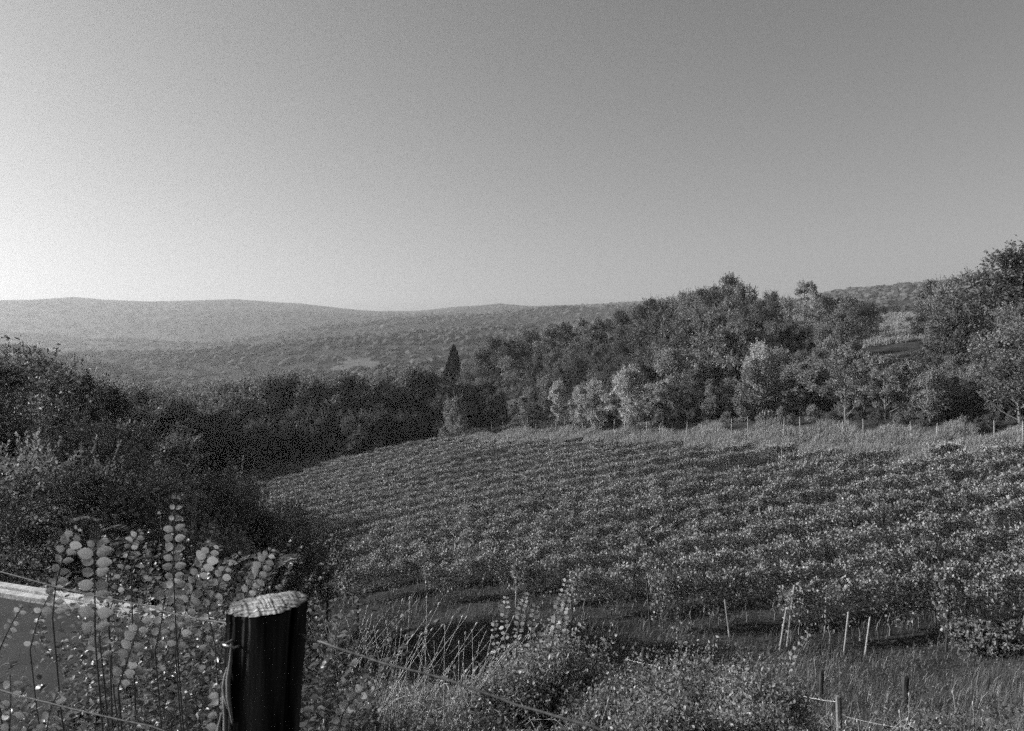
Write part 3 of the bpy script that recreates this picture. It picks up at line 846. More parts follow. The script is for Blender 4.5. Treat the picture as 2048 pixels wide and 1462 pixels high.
# ------------------------------------------------------------------ thick near post with its wires
def near_post():
    Y = 1.36
    top = at(536, 1208, Y); bot = at(522, 1462, Y)
    lean = (top[0] - bot[0]) / (top[2] - bot[2])
    z0 = -1.75; r0 = .067
    e = empty('fence_post_thick', (top[0] - lean * (top[2] - z0), Y, z0), 'thick dark wooden fence post in the foreground with a pale weathered cut top', 'fence post')
    hgt = top[2] - z0
    # cleft surface: radius varies with angle, splits run along the grain
    ns = 192; nz_ = 110
    a = np.arange(ns) / ns * 2 * math.pi
    zz = np.linspace(-.2, hgt, nz_)
    r = np.random.RandomState(4)
    V = np.zeros((nz_, ns, 3))
    crack = [(r.uniform(0, 6.28), r.uniform(.03, .07), r.uniform(.005, .014), r.uniform(0, 6)) for _ in range(26)]
    for j, z in enumerate(zz):
        rad_ = r0 * (1 + .03 * np.sin(a * 2 + .6) + .025 * np.sin(a * 3 + 2 + z * 1.5) + .02 * math.sin(z * 7))
        rad_ += .0022 * (vnoise(a * 16, np.full(ns, z * 9), 5) - .5) + .007 * (vnoise(a * 3, np.full(ns, z * 5), 8) - .5) + .0042 * (vnoise(a * 30, np.full(ns, z * 2.2 + 7), 21) - .5) + .0022 * (vnoise(a * 60, np.full(ns, z * 6), 22) - .5) + .0016 * (vnoise(a * 9, np.full(ns, z * 3 + 4), 15) - .5)
        for c, w, dp, ph in crack:
            dd = np.abs((a - (c + .05 * math.sin(z * 3 + ph)) + math.pi) % (2 * math.pi) - math.pi)
            rad_ -= dp * np.exp(-(dd / w) ** 2) * (0.5 + 0.5 * math.sin(z * 4 + ph))
        topness = max(0, (z - hgt + .03) / .03)
        rad_ = rad_ * (1 + 0.02 * topness)
        V[j, :, 0] = np.cos(a) * rad_ + lean * z; V[j, :, 1] = np.sin(a) * rad_
        V[j, :, 2] = z
    # slanted, slightly domed and frayed cut
    def cutz(x, y):
        return hgt + .004 * x / r0 - .002 * y / r0 + .002 * (vnoise(x * 60 + 9, y * 25, 3) - .5)
    cx = lean * hgt
    V[-1, :, :2] += r.uniform(-.0012, .0012, (ns, 2)); V[-1, :, 2] = cutz(V[-1, :, 0] - cx, V[-1, :, 1]) - .002
    V[-2, :, 2] = np.minimum(V[-2, :, 2], V[-1, :, 2] - .01)
    i = np.arange(nz_ - 1)[:, None] * ns; k = np.arange(ns)[None]; k2 = (k + 1) % ns
    Q = np.stack([i + k, i + k2, i + ns + k2, i + ns + k], -1).reshape(-1, 4)
    wood = noise_mat('post_side_wood', 0.004, 0.05, 26, 10, .95, 1.0, .03, (1, 1, .07), bscale=55, contrast=(.42, .62))
    wood.node_tree.nodes['Principled BSDF'].inputs['Specular IOR Level'].default_value = .02
    link('post_shaft', mesh_np('post_shaft', V.reshape(-1, 3), Q, wood), None, e)
    # cut face: rings of vertices with ridged grain
    nr = 34; VV = []; 
    for q in range(nr):
        f = 1 - q / nr
        x = (V[-1, :, 0] - cx) * f; y = V[-1, :, 1] * f
        g = .0035 * (vnoise((x * .9 + y * .45) * 420 + 3, (y * .9 - x * .45) * 28, 31) - .5) * (1 if q else 0)
        dome = .006 * (1 - f ** 3) + .0012 * np.sin(x * 60)
        VV.append(np.stack([x + cx, y, cutz(x, y) + g + dome], 1))
    VV.append(np.array([[cx, 0, hgt + .006]]))
    VV = np.vstack(VV)
    i = np.arange(nr - 1)[:, None] * ns
    Q2 = np.stack([i + k, i + k2, i + ns + k2, i + ns + k], -1).reshape(-1, 4)
    e0 = (nr - 1) * ns
    T2 = np.array([[e0 + q, e0 + (q + 1) % ns, len(VV) - 1] for q in range(ns)])
    m, nt, out = new_mat('end_grain')
    tc = nt.nodes.new('ShaderNodeTexCoord'); mp = nt.nodes.new('ShaderNodeMapping')
    mp.inputs['Rotation'].default_value = (0, 0, rad(-32)); mp.inputs['Scale'].default_value = (16, 190, 10)
    nt.links.new(tc.outputs['Object'], mp.inputs[0])
    n1 = nt.nodes.new('ShaderNodeTexNoise'); n1.inputs['Scale'].default_value = 1.0; n1.inputs['Detail'].default_value = 5; nt.links.new(mp.outputs[0], n1.inputs['Vector'])
    n2 = nt.nodes.new('ShaderNodeTexNoise'); n2.inputs['Scale'].default_value = 14; nt.links.new(tc.outputs['Object'], n2.inputs['Vector'])
    r1 = nt.nodes.new('ShaderNodeMapRange'); r1.inputs['From Min'].default_value = .35; r1.inputs['From Max'].default_value = .65; r1.inputs['To Min'].default_value = .06; r1.inputs['To Max'].default_value = .55
    nt.links.new(n1.outputs[0], r1.inputs['Value'])
    r2 = nt.nodes.new('ShaderNodeMapRange'); r2.inputs['From Min'].default_value = .38; r2.inputs['From Max'].default_value = .6; r2.inputs['To Min'].default_value = .45; r2.inputs['To Max'].default_value = 1
    nt.links.new(n2.outputs[0], r2.inputs['Value'])
    mu = nt.nodes.new('ShaderNodeMath'); mu.operation = 'MULTIPLY'; nt.links.new(r1.outputs[0], mu.inputs[0]); nt.links.new(r2.outputs[0], mu.inputs[1])
    p = nt.nodes.new('ShaderNodeBsdfPrincipled'); p.inputs['Roughness'].default_value = .95; nt.links.new(mu.outputs[0], p.inputs['Base Color'])
    b = nt.nodes.new('ShaderNodeBump'); b.inputs['Strength'].default_value = .8; b.inputs['Distance'].default_value = .003
    nt.links.new(n1.outputs[0], b.inputs['Height']); nt.links.new(b.outputs[0], p.inputs['Normal']); nt.links.new(p.outputs[0], out.inputs['Surface'])
    link('cut_top', mesh_np('cut_top', VV, [T2, Q2], m), None, e)
    # frayed bark strips hanging at the left side
    mbark = noise_mat('loose_bark', .08, .22, 30, 4, .8, 0)
    for q in range(9):
        mb = MB(); aa = math.pi + r.uniform(-.5, .9); z = r.uniform(hgt - .75, hgt - .05); L = r.uniform(.06, .22)
        pt = []
        for s in range(6):
            f = s / 5; rr2 = r0 * 1.01 + .008 * math.sin(f * 3.1) * r.uniform(.4, 1.2)
            pt.append([math.cos(aa + .1 * f) * rr2 + lean * z, math.sin(aa + .1 * f) * rr2, z - L * f])
        mb.tube(pt, np.array([.002, .0035, .004, .004, .003, .0015]), 5)
        mb.build('bark_strip', mbark, e)
    st = MB(); st.tube([(cx - .045, -.05, hgt - .045), (cx - .055, -.066, hgt - .047), (cx - .035, -.069, hgt - .05), (cx - .03, -.055, hgt - .052)], [.0022] * 4, 5)
    st.build('staple', M_WIRE, e)
    return top
PT = near_post()

def wire(name, pts, r0, label, sag=0.0, mat=None, group=None, twist=False):
    pts = np.array(pts, float)
    P = []
    for a, b in zip(pts[:-1], pts[1:]):
        L = np.linalg.norm(b - a); n = max(6, int(L * 12))
        t = np.linspace(0, 1, n, endpoint=False)[:, None]
        q = a + (b - a) * t; q[:, 2] -= sag * 4 * (t * (1 - t))[:, 0]
        P.append(q)
    P = np.vstack(P + [pts[-1:]])
    P = P + (np.random.RandomState(len(label)).randn(*P.shape) * .0005)
    m = MB(); m.tube(P, np.full(len(P), r0), 6)
    o = m.build(name, mat or M_WIRE)
    o.location = P[0]
    me = o.data
    co = np.empty(len(me.vertices) * 3, np.float32); me.vertices.foreach_get('co', co)
    co = co.reshape(-1, 3) - P[0].astype(np.float32); me.vertices.foreach_set('co', co.ravel()); me.update()
    tag(o, label, 'wire', group)
    return o
D = unit(np.array([-0.57, 0.23, 0.0]))
pa = at(450, 1245, 1.36)
MW = noise_mat('weathered_wire', .05, .16, 90, 3, .55, 0)
wire('fence_wire', [at(462, 1246, 1.31), pa, at(300, 1214, 1.45), at(0, 1143, 1.60), at(-600, 1040, 1.95)], .0014, 'upper fence wire running left from the thick post over the leafy shoots', .004, MW, 'wires of the near fence')
wire('fence_wire', [at(600, 1268, 1.345), at(640, 1284, 1.27), at(900, 1360, 1.16), at(1180, 1452, 1.06), at(1700, 1640, .90)], .0019, 'blurred fence wire running down right from the thick post', .004, MW, 'wires of the near fence')
wire('fence_wire', [at(455, 1500, 1.36), at(300, 1452, 1.43), at(0, 1380, 1.58), at(-500, 1280, 1.9)], .0015, 'lower fence wire crossing the bottom left corner', .003, MW, 'wires of the near fence')

# small fence post at lower right with its wires
SP, sp_top = simple_post(1680, 1393, 1470, 8.6, .0, noise_mat('pale_post_wood', .06, .30, 10, 6, .85, .7, .01, (1, 1, .15)), 'slim pale edged fence post at the bottom right holding a thin wire', .036, None, 'fence_post')
wire('fence_wire', [sp_top + [-.03, 0, -.06], at(1570, 1382, 9.2), at(1250, 1318, 11.5)], .0035, 'thin bright wire running left from the slim post at bottom right', .02, M_WIRE)
wire('fence_wire', [sp_top + [.03, 0, -.22], at(1850, 1462, 7.6), at(2300, 1640, 6)], .0032, 'thin wire running down right from the slim post at bottom right', .02, M_WIRE)

# ------------------------------------------------------------------ leafy shoots with opposite oval leaves
def leaf_proto(seed, L=1.0, W=.82):
    r = np.random.RandomState(seed)
    # oval outline with a slightly wavy edge, cupped along the midrib
    n = 5; V = [(0, 0, 0)]; left = []; right = []; mid = []
    ts = np.linspace(.08, .94, n)
    for t in ts:
        w = W * .5 * math.sin(math.pi * t ** .85) ** .62 * (1 + r.uniform(-.05, .05))
        c = -.10 * math.sin(math.pi * t); b = -.16 * t * t
        left.append((t * L, -w, -c * .5 + b + r.uniform(-.02, .02))); right.append((t * L, w, -c * .5 + b + r.uniform(-.02, .02))); mid.append((t * L, 0, c + b))
    V = [(0, 0, 0)] + left + mid + right + [(L, 0, -.17)]
    F = []
    l0, m0, r0_, tip = 1, 1 + n, 1 + 2 * n, 1 + 3 * n
    F += [(0, m0, l0), (0, r0_, m0), (l0 + n - 1, m0 + n - 1, tip), (m0 + n - 1, r0_ + n - 1, tip)]
    Q = []
    for i in range(n - 1):
        Q += [(l0 + i, m0 + i, m0 + i + 1, l0 + i + 1), (m0 + i, r0_ + i, r0_ + i + 1, m0 + i + 1)]
    # petiole joins the leaf to the stem
    return mesh_np('leaf', np.array(V), [np.array(F), np.array(Q)], M_SHOOT)
LEAVES = [leaf_proto(i, 1, .72 + .05 * (i % 4)) for i in range(6)]
def frame_rot(A, N):
    A = unit(A); S = unit(np.cross(N, A)); U = np.cross(A, S)
    return Matrix(((A[0], S[0], U[0]), (A[1], S[1], U[1]), (A[2], S[2], U[2])))
sr = random.Random(21)
def shoot(name, path, Y, leaf_px, npair, label, broad=1.0, first=.0, tilt=.25, stem_to=None, yend=None, thin=1.0, droop=.1):
    """path: list of pixel points from the base to the tip at depth Y; broad: how far leaves face the camera"""
    pts = np.array([at(p[0], p[1], Y if yend is None else Y + (yend - Y) * i / (len(path) - 1)) for i, p in enumerate(path)])
    base = pts[0].copy()
    g = Hs(base[0], base[1] + .15)
    root = np.array([base[0] + .02, base[1] + .15, g])
    e = empty(name, root, label, 'shoot', 'leafy upright shoots by the near fence')
    t = np.linspace(0, len(pts) - 1, 26); C = np.stack([np.interp(t, range(len(pts)), pts[:, k]) for k in range(3)], 1)
    k = np.hanning(7); k /= k.sum()
    for q in range(3): C[:, q] = np.convolve(np.pad(C[:, q], 3, mode='reflect', reflect_type='odd'), k, 'valid')
    mb = MB()
    low = np.array([root, root * .6 + base * .4 + [.01, .02, 0], base * .8 + root * .2]) 
    P = np.vstack([low, C]) - root
    mb.tube(P, np.linspace(.0022, .0007, len(P)) * thin, 5)
    mb.build('stem', M_STEM, e)
    npair = int(npair * 1.2)
    seg = np.linalg.norm(np.diff(C, axis=0), axis=1).sum()
    side0 = np.array([1.0, 0, 0])
    for i in range(npair):
        f = first + (1 - first) * (i + .5) / npair
        idx = f * (len(C) - 1); a = int(idx); c = C[a] + (C[min(a + 1, len(C) - 1)] - C[a]) * (idx - a)
        d = unit(C[min(a + 1, len(C) - 1)] - C[max(a - 1, 0)])
        sz = leaf_px * .84 / FPX * Y * (1.0 if f < .8 else max(.35, 1 - (f - .8) * 3.0)) * sr.uniform(.82, 1.12)
        perp = unit(np.cross(d, np.array([0, 1.0, 0])))
        for s in (-1, 1):
            if sr.random() < .04: continue
            A = perp * s * (1.0) + d * sr.uniform(.05, .45) + np.array([0, 1, 0]) * sr.uniform(-.35, .35) * (1 if broad > .5 else 2.0)
            N = np.array([0, -1, 0]) * broad + np.array([0, 0, 1]) * (tilt + sr.uniform(-.15, .45)) + np.array([1, 0, 0]) * sr.uniform(-.35, .35)
            o = link('leaf', LEAVES[sr.randrange(6)], None, e)
            M = frame_rot(A, N).to_4x4()
            o.matrix_local = Matrix.Translation(Vector(c + unit(A) * sz * .10 - root)) @ M @ Matrix.Diagonal((sz, sz, sz, 1))
SH = [
 ([(352,1262),(348,1180),(347,1090),(352,985)], 1.95, 23, 13, 'tallest straight shoot with neat pairs of round leaves rising against the dark trees', 1.0),
 ([(105,1235),(112,1165),(130,1100),(158,1050)], 1.95, 24, 9, 'shoot left of the broad leaved one, leaning right with drooping leaf pairs', .8),
 ([(190,1275),(190,1190),(188,1130),(192,1083)], 1.72, 33, 7, 'shoot with the largest broad round leaves standing over the kerb', 1.2),
 ([(215,1235),(240,1160),(262,1090),(282,1060)], 2.2, 17, 9, 'thin shoot with edge-on leaves right of the broad leaved shoot', .35),
 ([(350,1300),(375,1210),(400,1140),(430,1085)], 2.0, 24, 10, 'bushy shoot leaning right between tallest shoot and thick post', .9),
 ([(462,1262),(492,1190),(520,1140),(545,1095)], 2.0, 21, 10, 'leafy shoot rising just left of the thick post top', .9),
 ([(236,1375),(255,1320),(272,1270),(290,1212)], 1.75, 24, 8, 'shoot with paired leaves hanging below the kerb at left centre', 1.1),
 ([(10,1560),(18,1470),(22,1400),(20,1345)], 1.6, 25, 8, 'shoot with pale leaves in the bottom left corner', .8),
 ([(88,1560),(90,1480),(100,1420),(118,1378)], 1.6, 24, 7, 'shoot with pale folded leaves right of the bottom left corner', .8),
 ([(-10,1320),(12,1270),(30,1235),(48,1210)], 1.9, 15, 7, 'small leaved sprig under the wire at the left edge', .6),
 ([(672,1500),(682,1430),(712,1392),(758,1362)], 1.9, 18, 11, 'arching pale shoot bending right below the blurred wire', .6),
 ([(436,1500),(436,1440),(438,1400),(442,1368)], 1.5, 22, 5, 'pale leaves climbing the left side of the thick post', .5),
 ([(310,1300),(322,1250),(330,1190),(350,1150)], 2.1, 24, 6, 'leafy shoot crossing before the lower part of the tallest shoot', .9),
 ([(205,1330),(200,1290),(198,1250),(196,1215)], 2.0, 24, 4, 'few dark leaf pairs under the broad leaved shoot', 1.0),
 ([(430,1290),(415,1220),(440,1160),(458,1120)], 2.3, 18, 8, 'dim shoot in the tangle behind the thick post top', .8),
 ([(60,1300),(75,1240),(98,1190),(128,1150)], 2.4, 15, 7, 'small dim shoot behind the wire at the left', .5),
]
for path, Y, lp, n, lab, br in SH:
    shoot('leafy_shoot', path, Y, lp, n, lab, br)

# compound fern-like sprays of a locust seedling behind the shoots
def locust(px, py, tipx, tipy, Y, label):
    a = at(px, py, Y); b = at(tipx, tipy, Y)
    g = Hs(a[0], a[1]); root = np.array([a[0], a[1], g])
    e = empty('locust_seedling', root, label, 'seedling', 'locust seedlings behind the shoots')
    m = MB(); st = MB(); r = np.random.RandomState(int(px))
    st.tube(np.array([root, (root + a) / 2 + [.02, 0, 0], a, (a + b) / 2 + [.01, 0, .02], b]) - root, [.004, .003, .0025, .002, .001], 5)
    for i in range(5):
        f = r.uniform(.2, 1); c = a + (b - a) * f; th = r.uniform(0, 6.28)
        d = unit(np.array([math.cos(th), .5 * math.sin(th), .55])); L = .11
        mm = 9
        for k in range(mm):
            q = c + d * L * (k + 1) / mm + np.array([0, 0, -.05]) * ((k + 1) / mm) ** 2
            for s in (-1, 1):
                S = unit(np.cross(d, [0, 0, 1.0])) * s + d * .4
                m.leaves([q - root], np.array([S]), unit(np.array([[0, -.3, 1.0]]) + r.randn(1, 3) * .2), .026, .012, .1)
        st.tube(np.array([c, c + d * L * .5 + [0, 0, -.012], c + d * L + [0, 0, -.05]]) - root, [.001, .0008, .0004], 4, False)
    m.build('foliage', M_WEED, e); st.build('stem', M_STEM, e)
locust(215, 1150, 203, 1030, 2.6, 'dark fern-like seedling standing between the two left leafy shoots')
locust(262, 1150, 285, 1080, 2.9, 'fern-like seedling leaning right behind the thin edge-on shoot')
locust(465, 1190, 470, 1125, 2.7, 'fern-like seedling just left of the shoot beside the thick post')
locust(540, 1180, 552, 1120, 2.8, 'fern-like seedling behind the top of the thick post')

# ------------------------------------------------------------------ tangle of weeds (stuff)
def kerb_dist(X, Y):
    """signed: True on the road"""
    d = np.full(len(X), 9.0)
    for c in KC[::3]:
        d = np.minimum(d, np.hypot(X - c[0], Y - c[1]))
    return d
def weeds(name, n, area, hgt, leaf, label, mat, seed, dens=22):
    r = np.random.RandomState(seed)
    m = MB(); st = MB()
    P = area(r, n)
    Z = H(P[:, 0], P[:, 1])
    CC, AA, NN, LL = [], [], [], []
    for (x, y), z in zip(P, Z):
        h = hgt * r.uniform(.5, 1.25); ln = r.uniform(-.3, .45); lz = r.uniform(-.3, .3)
        t = np.linspace(0, 1, 5)
        pts = np.stack([x + ln * h * t ** 1.6, y + lz * h * t ** 1.6, z + h * t * (1 - .12 * t)], 1)
        st.tube(pts, np.linspace(.0016, .0006, 5), 3, False)
        k = int(dens * h / hgt * r.uniform(.6, 1.2)) + 3
        f = r.uniform(.15, 1, k)
        c = np.stack([np.interp(f, t, pts[:, q]) for q in range(3)], 1)
        s = np.where(np.arange(k) % 2, 1, -1)
        th = r.uniform(0, math.pi) + r.randn(k) * .3
        A = np.stack([np.cos(th) * s, np.sin(th) * s, r.uniform(-.1, .7, k)], 1)
        CC.append(c + unit(A) * leaf * .2); AA.append(A); NN.append(r.randn(k, 3) * .6 + [0, -.3, .7]); LL.append(leaf * r.uniform(.5, 1.25, k))
    C = np.vstack(CC); A = np.vstack(AA); N = np.vstack(NN); L = np.concatenate(LL)
    m.leaves(C, A, N, L, L * .68, .18, shape=7)
    o = m.build(name, mat); tag(o, label, 'weeds', kind='stuff')
    s = st.build('weed_stems', M_STEM); tag(s, 'thin stems of ' + label, 'weeds', kind='stuff')
def area_left(r, n):
    Y = r.uniform(1.75, 3.3, n); px = r.uniform(-350, 640, n)
    return np.stack([(px - 1024) / FPX * Y, Y], 1)
weeds('weeds', 900, area_left, .72, .030, 'dense leafy weeds between near fence and tarmac', M_WEED, 31, 26)
def area_left2(r, n):
    Y = r.uniform(2.6, 5.0, n); px = r.uniform(200, 700, n)
    return np.stack([(px - 1024) / FPX * Y, Y], 1)
weeds('weeds', 520, area_left2, .95, .032, 'leafy weeds behind the thick post', M_WEED, 32, 26)
def area_mid(r, n):
    Y = np.exp(r.uniform(math.log(2.6), math.log(8), n)); px = r.uniform(560, 2300, n)
    return np.stack([(px - 1024) / FPX * Y, Y], 1)
weeds('weeds', 1300, area_mid, .34, .032, 'low leafy weeds on the bank right of the thick post', M_WEED, 33, 20)

def area_slope(r, n):
    Y = np.exp(r.uniform(math.log(8), math.log(27), n)); px = r.uniform(560, 2300, n)
    X = (px - 1024) / FPX * Y
    k = fbm(X * .22, Y * .35, 91, 3) > .02
    return np.stack([X[k], Y[k]], 1)
weeds('weeds', 4200, area_slope, .42, .055, 'clumps of low weeds on the grass slope before the vineyard', M_WEED, 34, 14)
def area_kerb(r, n):
    Y = r.uniform(3.2, 5.0, n); px = r.uniform(60, 470, n)
    k = r.uniform(0, 1, n) < (px / 470.0)
    return np.stack([((px - 1024) / FPX * Y)[k], Y[k]], 1)
weeds('weeds', 420, area_kerb, .5, .032, 'weeds growing over the tarmac edge', M_WEED, 35, 22)
# grass
def grass(name, n, y0, y1, pxr, h, w, mat, label, seed, keep=None, lean=(.15, -.05), power=1.0):
    r = np.random.RandomState(seed)
    Y = np.exp(r.uniform(math.log(y0), math.log(y1), n)); px = r.uniform(pxr[0], pxr[1], n)
    X = (px - 1024) / FPX * Y
    k = np.ones(n, bool)
    if keep is not None: k &= keep(X, Y, px, r)
    k &= fbm(X * .8, Y * .8, 77, 3) + r.uniform(-.25, .25, n) > -.12
    X, Y = X[k], Y[k]; n = len(X); Z = H(X, Y)
    hh = h * r.uniform(.5, 1.3, n) * np.clip(1 + 2.6 * fbm(X * .45, Y * .45, 9, 3), .25, 2.2); a = r.uniform(0, 6.283, n)
    ww = np.maximum(w, .00055 * Y) * r.uniform(.7, 1.3, n)
    S = np.stack([np.cos(a), np.sin(a), np.zeros(n)], 1) * ww[:, None]
    Bd = np.stack([lean[0] + r.randn(n) * .25, lean[1] + r.randn(n) * .25, np.zeros(n)], 1) * hh[:, None]
    B = np.stack([X, Y, Z - .02], 1); up = np.array([0, 0, 1.0])
    P = np.stack([B - S * .5, B + S * .5, B + Bd * .35 + up * hh[:, None] * .6 + S * .4, B + Bd * .35 + up * hh[:, None] * .6 - S * .4, B + Bd + up * hh[:, None]], 1)
    b = np.arange(n)[:, None] * 5
    me = mesh_np(name, P.reshape(-1, 3), [b + [0, 1, 2, 3], b + [3, 2, 4]], mat)
    o = link(name, me, None); tag(o, label, 'grass', kind='stuff')
def off_road(X, Y, px, r):
    return ~((kerb_dist(X, Y) < 2.3) & (px < 520) & (Y < 9) & (r.uniform(0, 1, len(X)) < .93))
grass('grass', 90000, 2.0, 12, (-300, 2400), .34, .0045, M_GRASS, 'grass on the steep bank in the foreground', 51, off_road)
grass('grass', 110000, 8, 42, (560, 2400), .26, .009, M_GRASS, 'short grass on the slope and track before the vineyard', 52)
grass('grass', 30000, 26, 64, (600, 2150), .35, .02, M_GRASS, 'grass between the vine rows', 53)
def strip(X, Y, px, r):
    f = fence_y(px); return (Y > f * .885) & (Y < f * (1.065 + .03 * np.sin(px * .05)))
grass('tall_grass', 620000, 48, 128, (930, 2150), .55, .028, M_DRYGRASS, 'pale tall dry grass strip behind the far fence', 54, strip)
grass('dry_grass', 16000, 8, 40, (600, 2300), .42, .008, M_DRYGRASS, 'scattered pale blades standing in the slope grass', 58, lean=(.3, -.05))
def field(X, Y, px, r):
    return (Y > 55)
M_FIELD = leaf_mat('field_grass', .16, .38, .35, .5, .3)
grass('grass', 90000, 55, 117, (250, 960), .32, .035, M_FIELD, 'grass of the shaded field left of the vineyard', 55, lambda X, Y, px, r: (X < -12 - (Y - 50) * .42) | (Y > 101))
grass('grass', 70000, 118, 320, (1725, 1880), .7, .08, M_DRYGRASS, 'dry grass of the pale clearing on the hill', 56)
grass('tall_grass', 2600, 44, 48, (640, 735), .5, .03, M_DRYGRASS, 'small patch of pale dry grass at the lower left vineyard corner', 57, lean=(.1, -.1))

# dry stalks with seed heads on the bank right of the post
def stalk_group(n, x0, x1, y0, y1, hl, label, seed, lean=.35):
    r = np.random.RandomState(seed); m = MB()
    for i in range(n):
        Y = r.uniform(y0, y1); px = r.uniform(x0, x1); X = (px - 1024) / FPX * Y; z = Hs(X, Y)
        h = hl * r.uniform(.55, 1.2); l = lean * r.uniform(-.8, 1.8)
        t = np.linspace(0, 1, 6)
        P = np.stack([X + l * h * t ** 1.5, Y + r.uniform(-.1, .1) * t, z + h * t], 1)
        rad_ = .0016 * Y / 4
        m.tube(P, np.linspace(rad_ * 1.3, rad_ * .7, 6), 4)
        d = unit(P[-1] - P[-2])
        if r.uniform() < .75:
            s = rad_ * 3.3
            m.tube([P[-1], P[-1] + d * s * 1.2, P[-1] + d * s * 3, P[-1] + d * s * 4.4], [s * .3, s, s * .85, s * .2], 5)
        for q in range(r.randint(0, 3)):
            f = r.uniform(.4, .85); c = np.array([np.interp(f, t, P[:, k]) for k in range(3)])
            e = c + np.array([r.uniform(-.12, .18), 0, r.uniform(.05, .16)]) * h
            m.tube([c, (c + e) / 2 + [0, 0, -.01], e], [rad_ * .8, rad_ * .7, rad_ * .5], 4)
    o = m.build('dry_stalks', M_PALESTEM); tag(o, label, 'stalks', kind='stuff')
stalk_group(95, 640, 960, 4.2, 6.5, .85, 'pale dry stalks with seed heads on the bank right of the thick post', 61)
stalk_group(90, 700, 1200, 2.8, 4.2, .40, 'pale dry stalks along the blurred wire', 62, .5)
stalk_group(60, 1150, 2100, 4.0, 8.0, .5, 'pale bare stalks on the lower right bank', 63, .2)

# arching bramble canes and leaning dead stems over the bank
def canes(n, seed, x0, x1, y0, y1, label):
    r = np.random.RandomState(seed); m = MB(); lv = MB()
    for i in range(n):
        Y = r.uniform(y0, y1); px = r.uniform(x0, x1); X = (px - 1024) / FPX * Y; z = Hs(X, Y)
        L = r.uniform(.35, 1.1); a = r.uniform(-.6, 3.7); up = r.uniform(.25, .8)
        t = np.linspace(0, 1, 9)
        P = np.stack([X + math.cos(a) * L * t, Y + math.sin(a) * L * .5 * t, z + up * (1.7 * t - 1.5 * t * t) + .02 * np.sin(t * 11 + i)], 1)
        w = .0011 * Y / 4 + .0012
        m.tube(P, np.linspace(w * 1.3, w * .6, 9), 4)
        for q in range(r.randint(0, 4)):
            k = r.randint(3, 8); d = unit(r.randn(3) * [1, .5, .6] + [0, 0, .4]) * r.uniform(.06, .2)
            m.tube([P[k], P[k] + d * .5 + [0, 0, .01], P[k] + d], [w * .7, w * .6, w * .4], 4)
            lv.leaves(P[k] + d + r.randn(3, 3) * .015, r.randn(3, 3), r.randn(3, 3) + [0, -.4, .8], .032, .022)
    tag(m.build('bramble_canes', M_PALESTEM), label, 'brambles', kind='stuff')
    tag(lv.build('bramble_leaves', M_BUSH), 'small leaves on the ' + label, 'brambles', kind='stuff')
canes(70, 65, 620, 1280, 3.0, 6.5, 'arching bare bramble canes on the bank')
canes(90, 66, 1180, 2100, 3.4, 7.5, 'crossing dead stems on the lower right bank')
# ------------------------------------------------------------------ shrubs on the bank
def bank_shrub(px, Y, top, wpx, n, leaf, label, seed, mat=M_BUSH, shoots=(), name='bank_shrub', twig_n=70, shade=1):
    n = int(n * 2.2); leaf = leaf * 1.25
    r = np.random.RandomState(seed)
    X = (px - 1024) / FPX * Y; z0 = Hs(X, Y); h = pyz(top, Y) - z0; w = wpx / FPX * Y / 2
    e = empty(name, (X, Y, z0), label, 'shrub', 'shrubs on the bank')
    tw = MB(); lv = MB(); sl = MB()
    for i in range(twig_n):
        a = r.uniform(0, 6.283); rr_ = math.sqrt(r.uniform(0, 1)); hh = h * r.uniform(.6, 1.05) * (1 - .28 * rr_ ** 2) * (r.uniform(1.1, 1.45) if i % 6 == 0 else 1)
        tip = np.array([math.cos(a) * rr_ * w + .1 * h * .5, math.sin(a) * rr_ * w * .8, hh])
        b = np.array([math.cos(a) * rr_ * w * .35, math.sin(a) * rr_ * w * .3, -.05])
        mid = (tip + b) / 2 + r.randn(3) * .05 * h + [0, 0, .1 * h]
        t = np.linspace(0, 1, 6)[:, None]
        P = b * (1 - t) ** 2 + 2 * mid * t * (1 - t) + tip * t * t
        tw.tube(P, np.linspace(.006, .0015, 6), 4)
        k = n // twig_n
        f = r.uniform(.25, 1.0, k) ** .7
        C = np.stack([np.interp(f, t[:, 0], P[:, q]) for q in range(3)], 1) + r.randn(k, 3) * .045 * max(h, 1)
        L = leaf * r.uniform(.5, 1.3, k)
        lv.leaves(C, unit(r.randn(k, 3) + [0, 0, .5]), unit(r.randn(k, 3) + [-.2, -.2, .6]), L, L * .62, .15)
    for path, lp, npair in shoots:
        pts = np.array([at(p[0], p[1], Y) for p in path]) - np.array([X, Y, z0])
        t = np.linspace(0, len(pts) - 1, 16); C = np.stack([np.interp(t, range(len(pts)), pts[:, q]) for q in range(3)], 1)
        tw.tube(np.vstack([[C[0] * [.7, .7, .1]], C]), np.linspace(.005, .0012, 17), 4)
        for i in range(npair):
            f = (i + .5) / npair * 15; a = int(f); c = C[a] + (C[min(a + 1, 15)] - C[a]) * (f - a); d = unit(C[min(a + 1, 15)] - C[max(0, a - 1)])
            pp = unit(np.cross(d, [0, 1.0, 0]))
            sz = lp * .95 / FPX * Y * r.uniform(.75, 1.15) * (1 if i < npair * .8 else .7)
            for s in (-1, 1):
                A = pp * s + d * .3 + r.randn(3) * .25
                sl.leaves([c + unit(A) * sz * .1], np.array([A]), np.array([[0, -.8, .5]]) + r.randn(1, 3) * .35, sz, sz * .8, .12, shape=7)
    if shoots: sl.build('shoot_leaves', M_SHOOTB, e)
    tw.build('twigs', M_PALESTEM if r.uniform() < .0 else M_STEM, e)
    lv.build('foliage', mat, e)
    return e
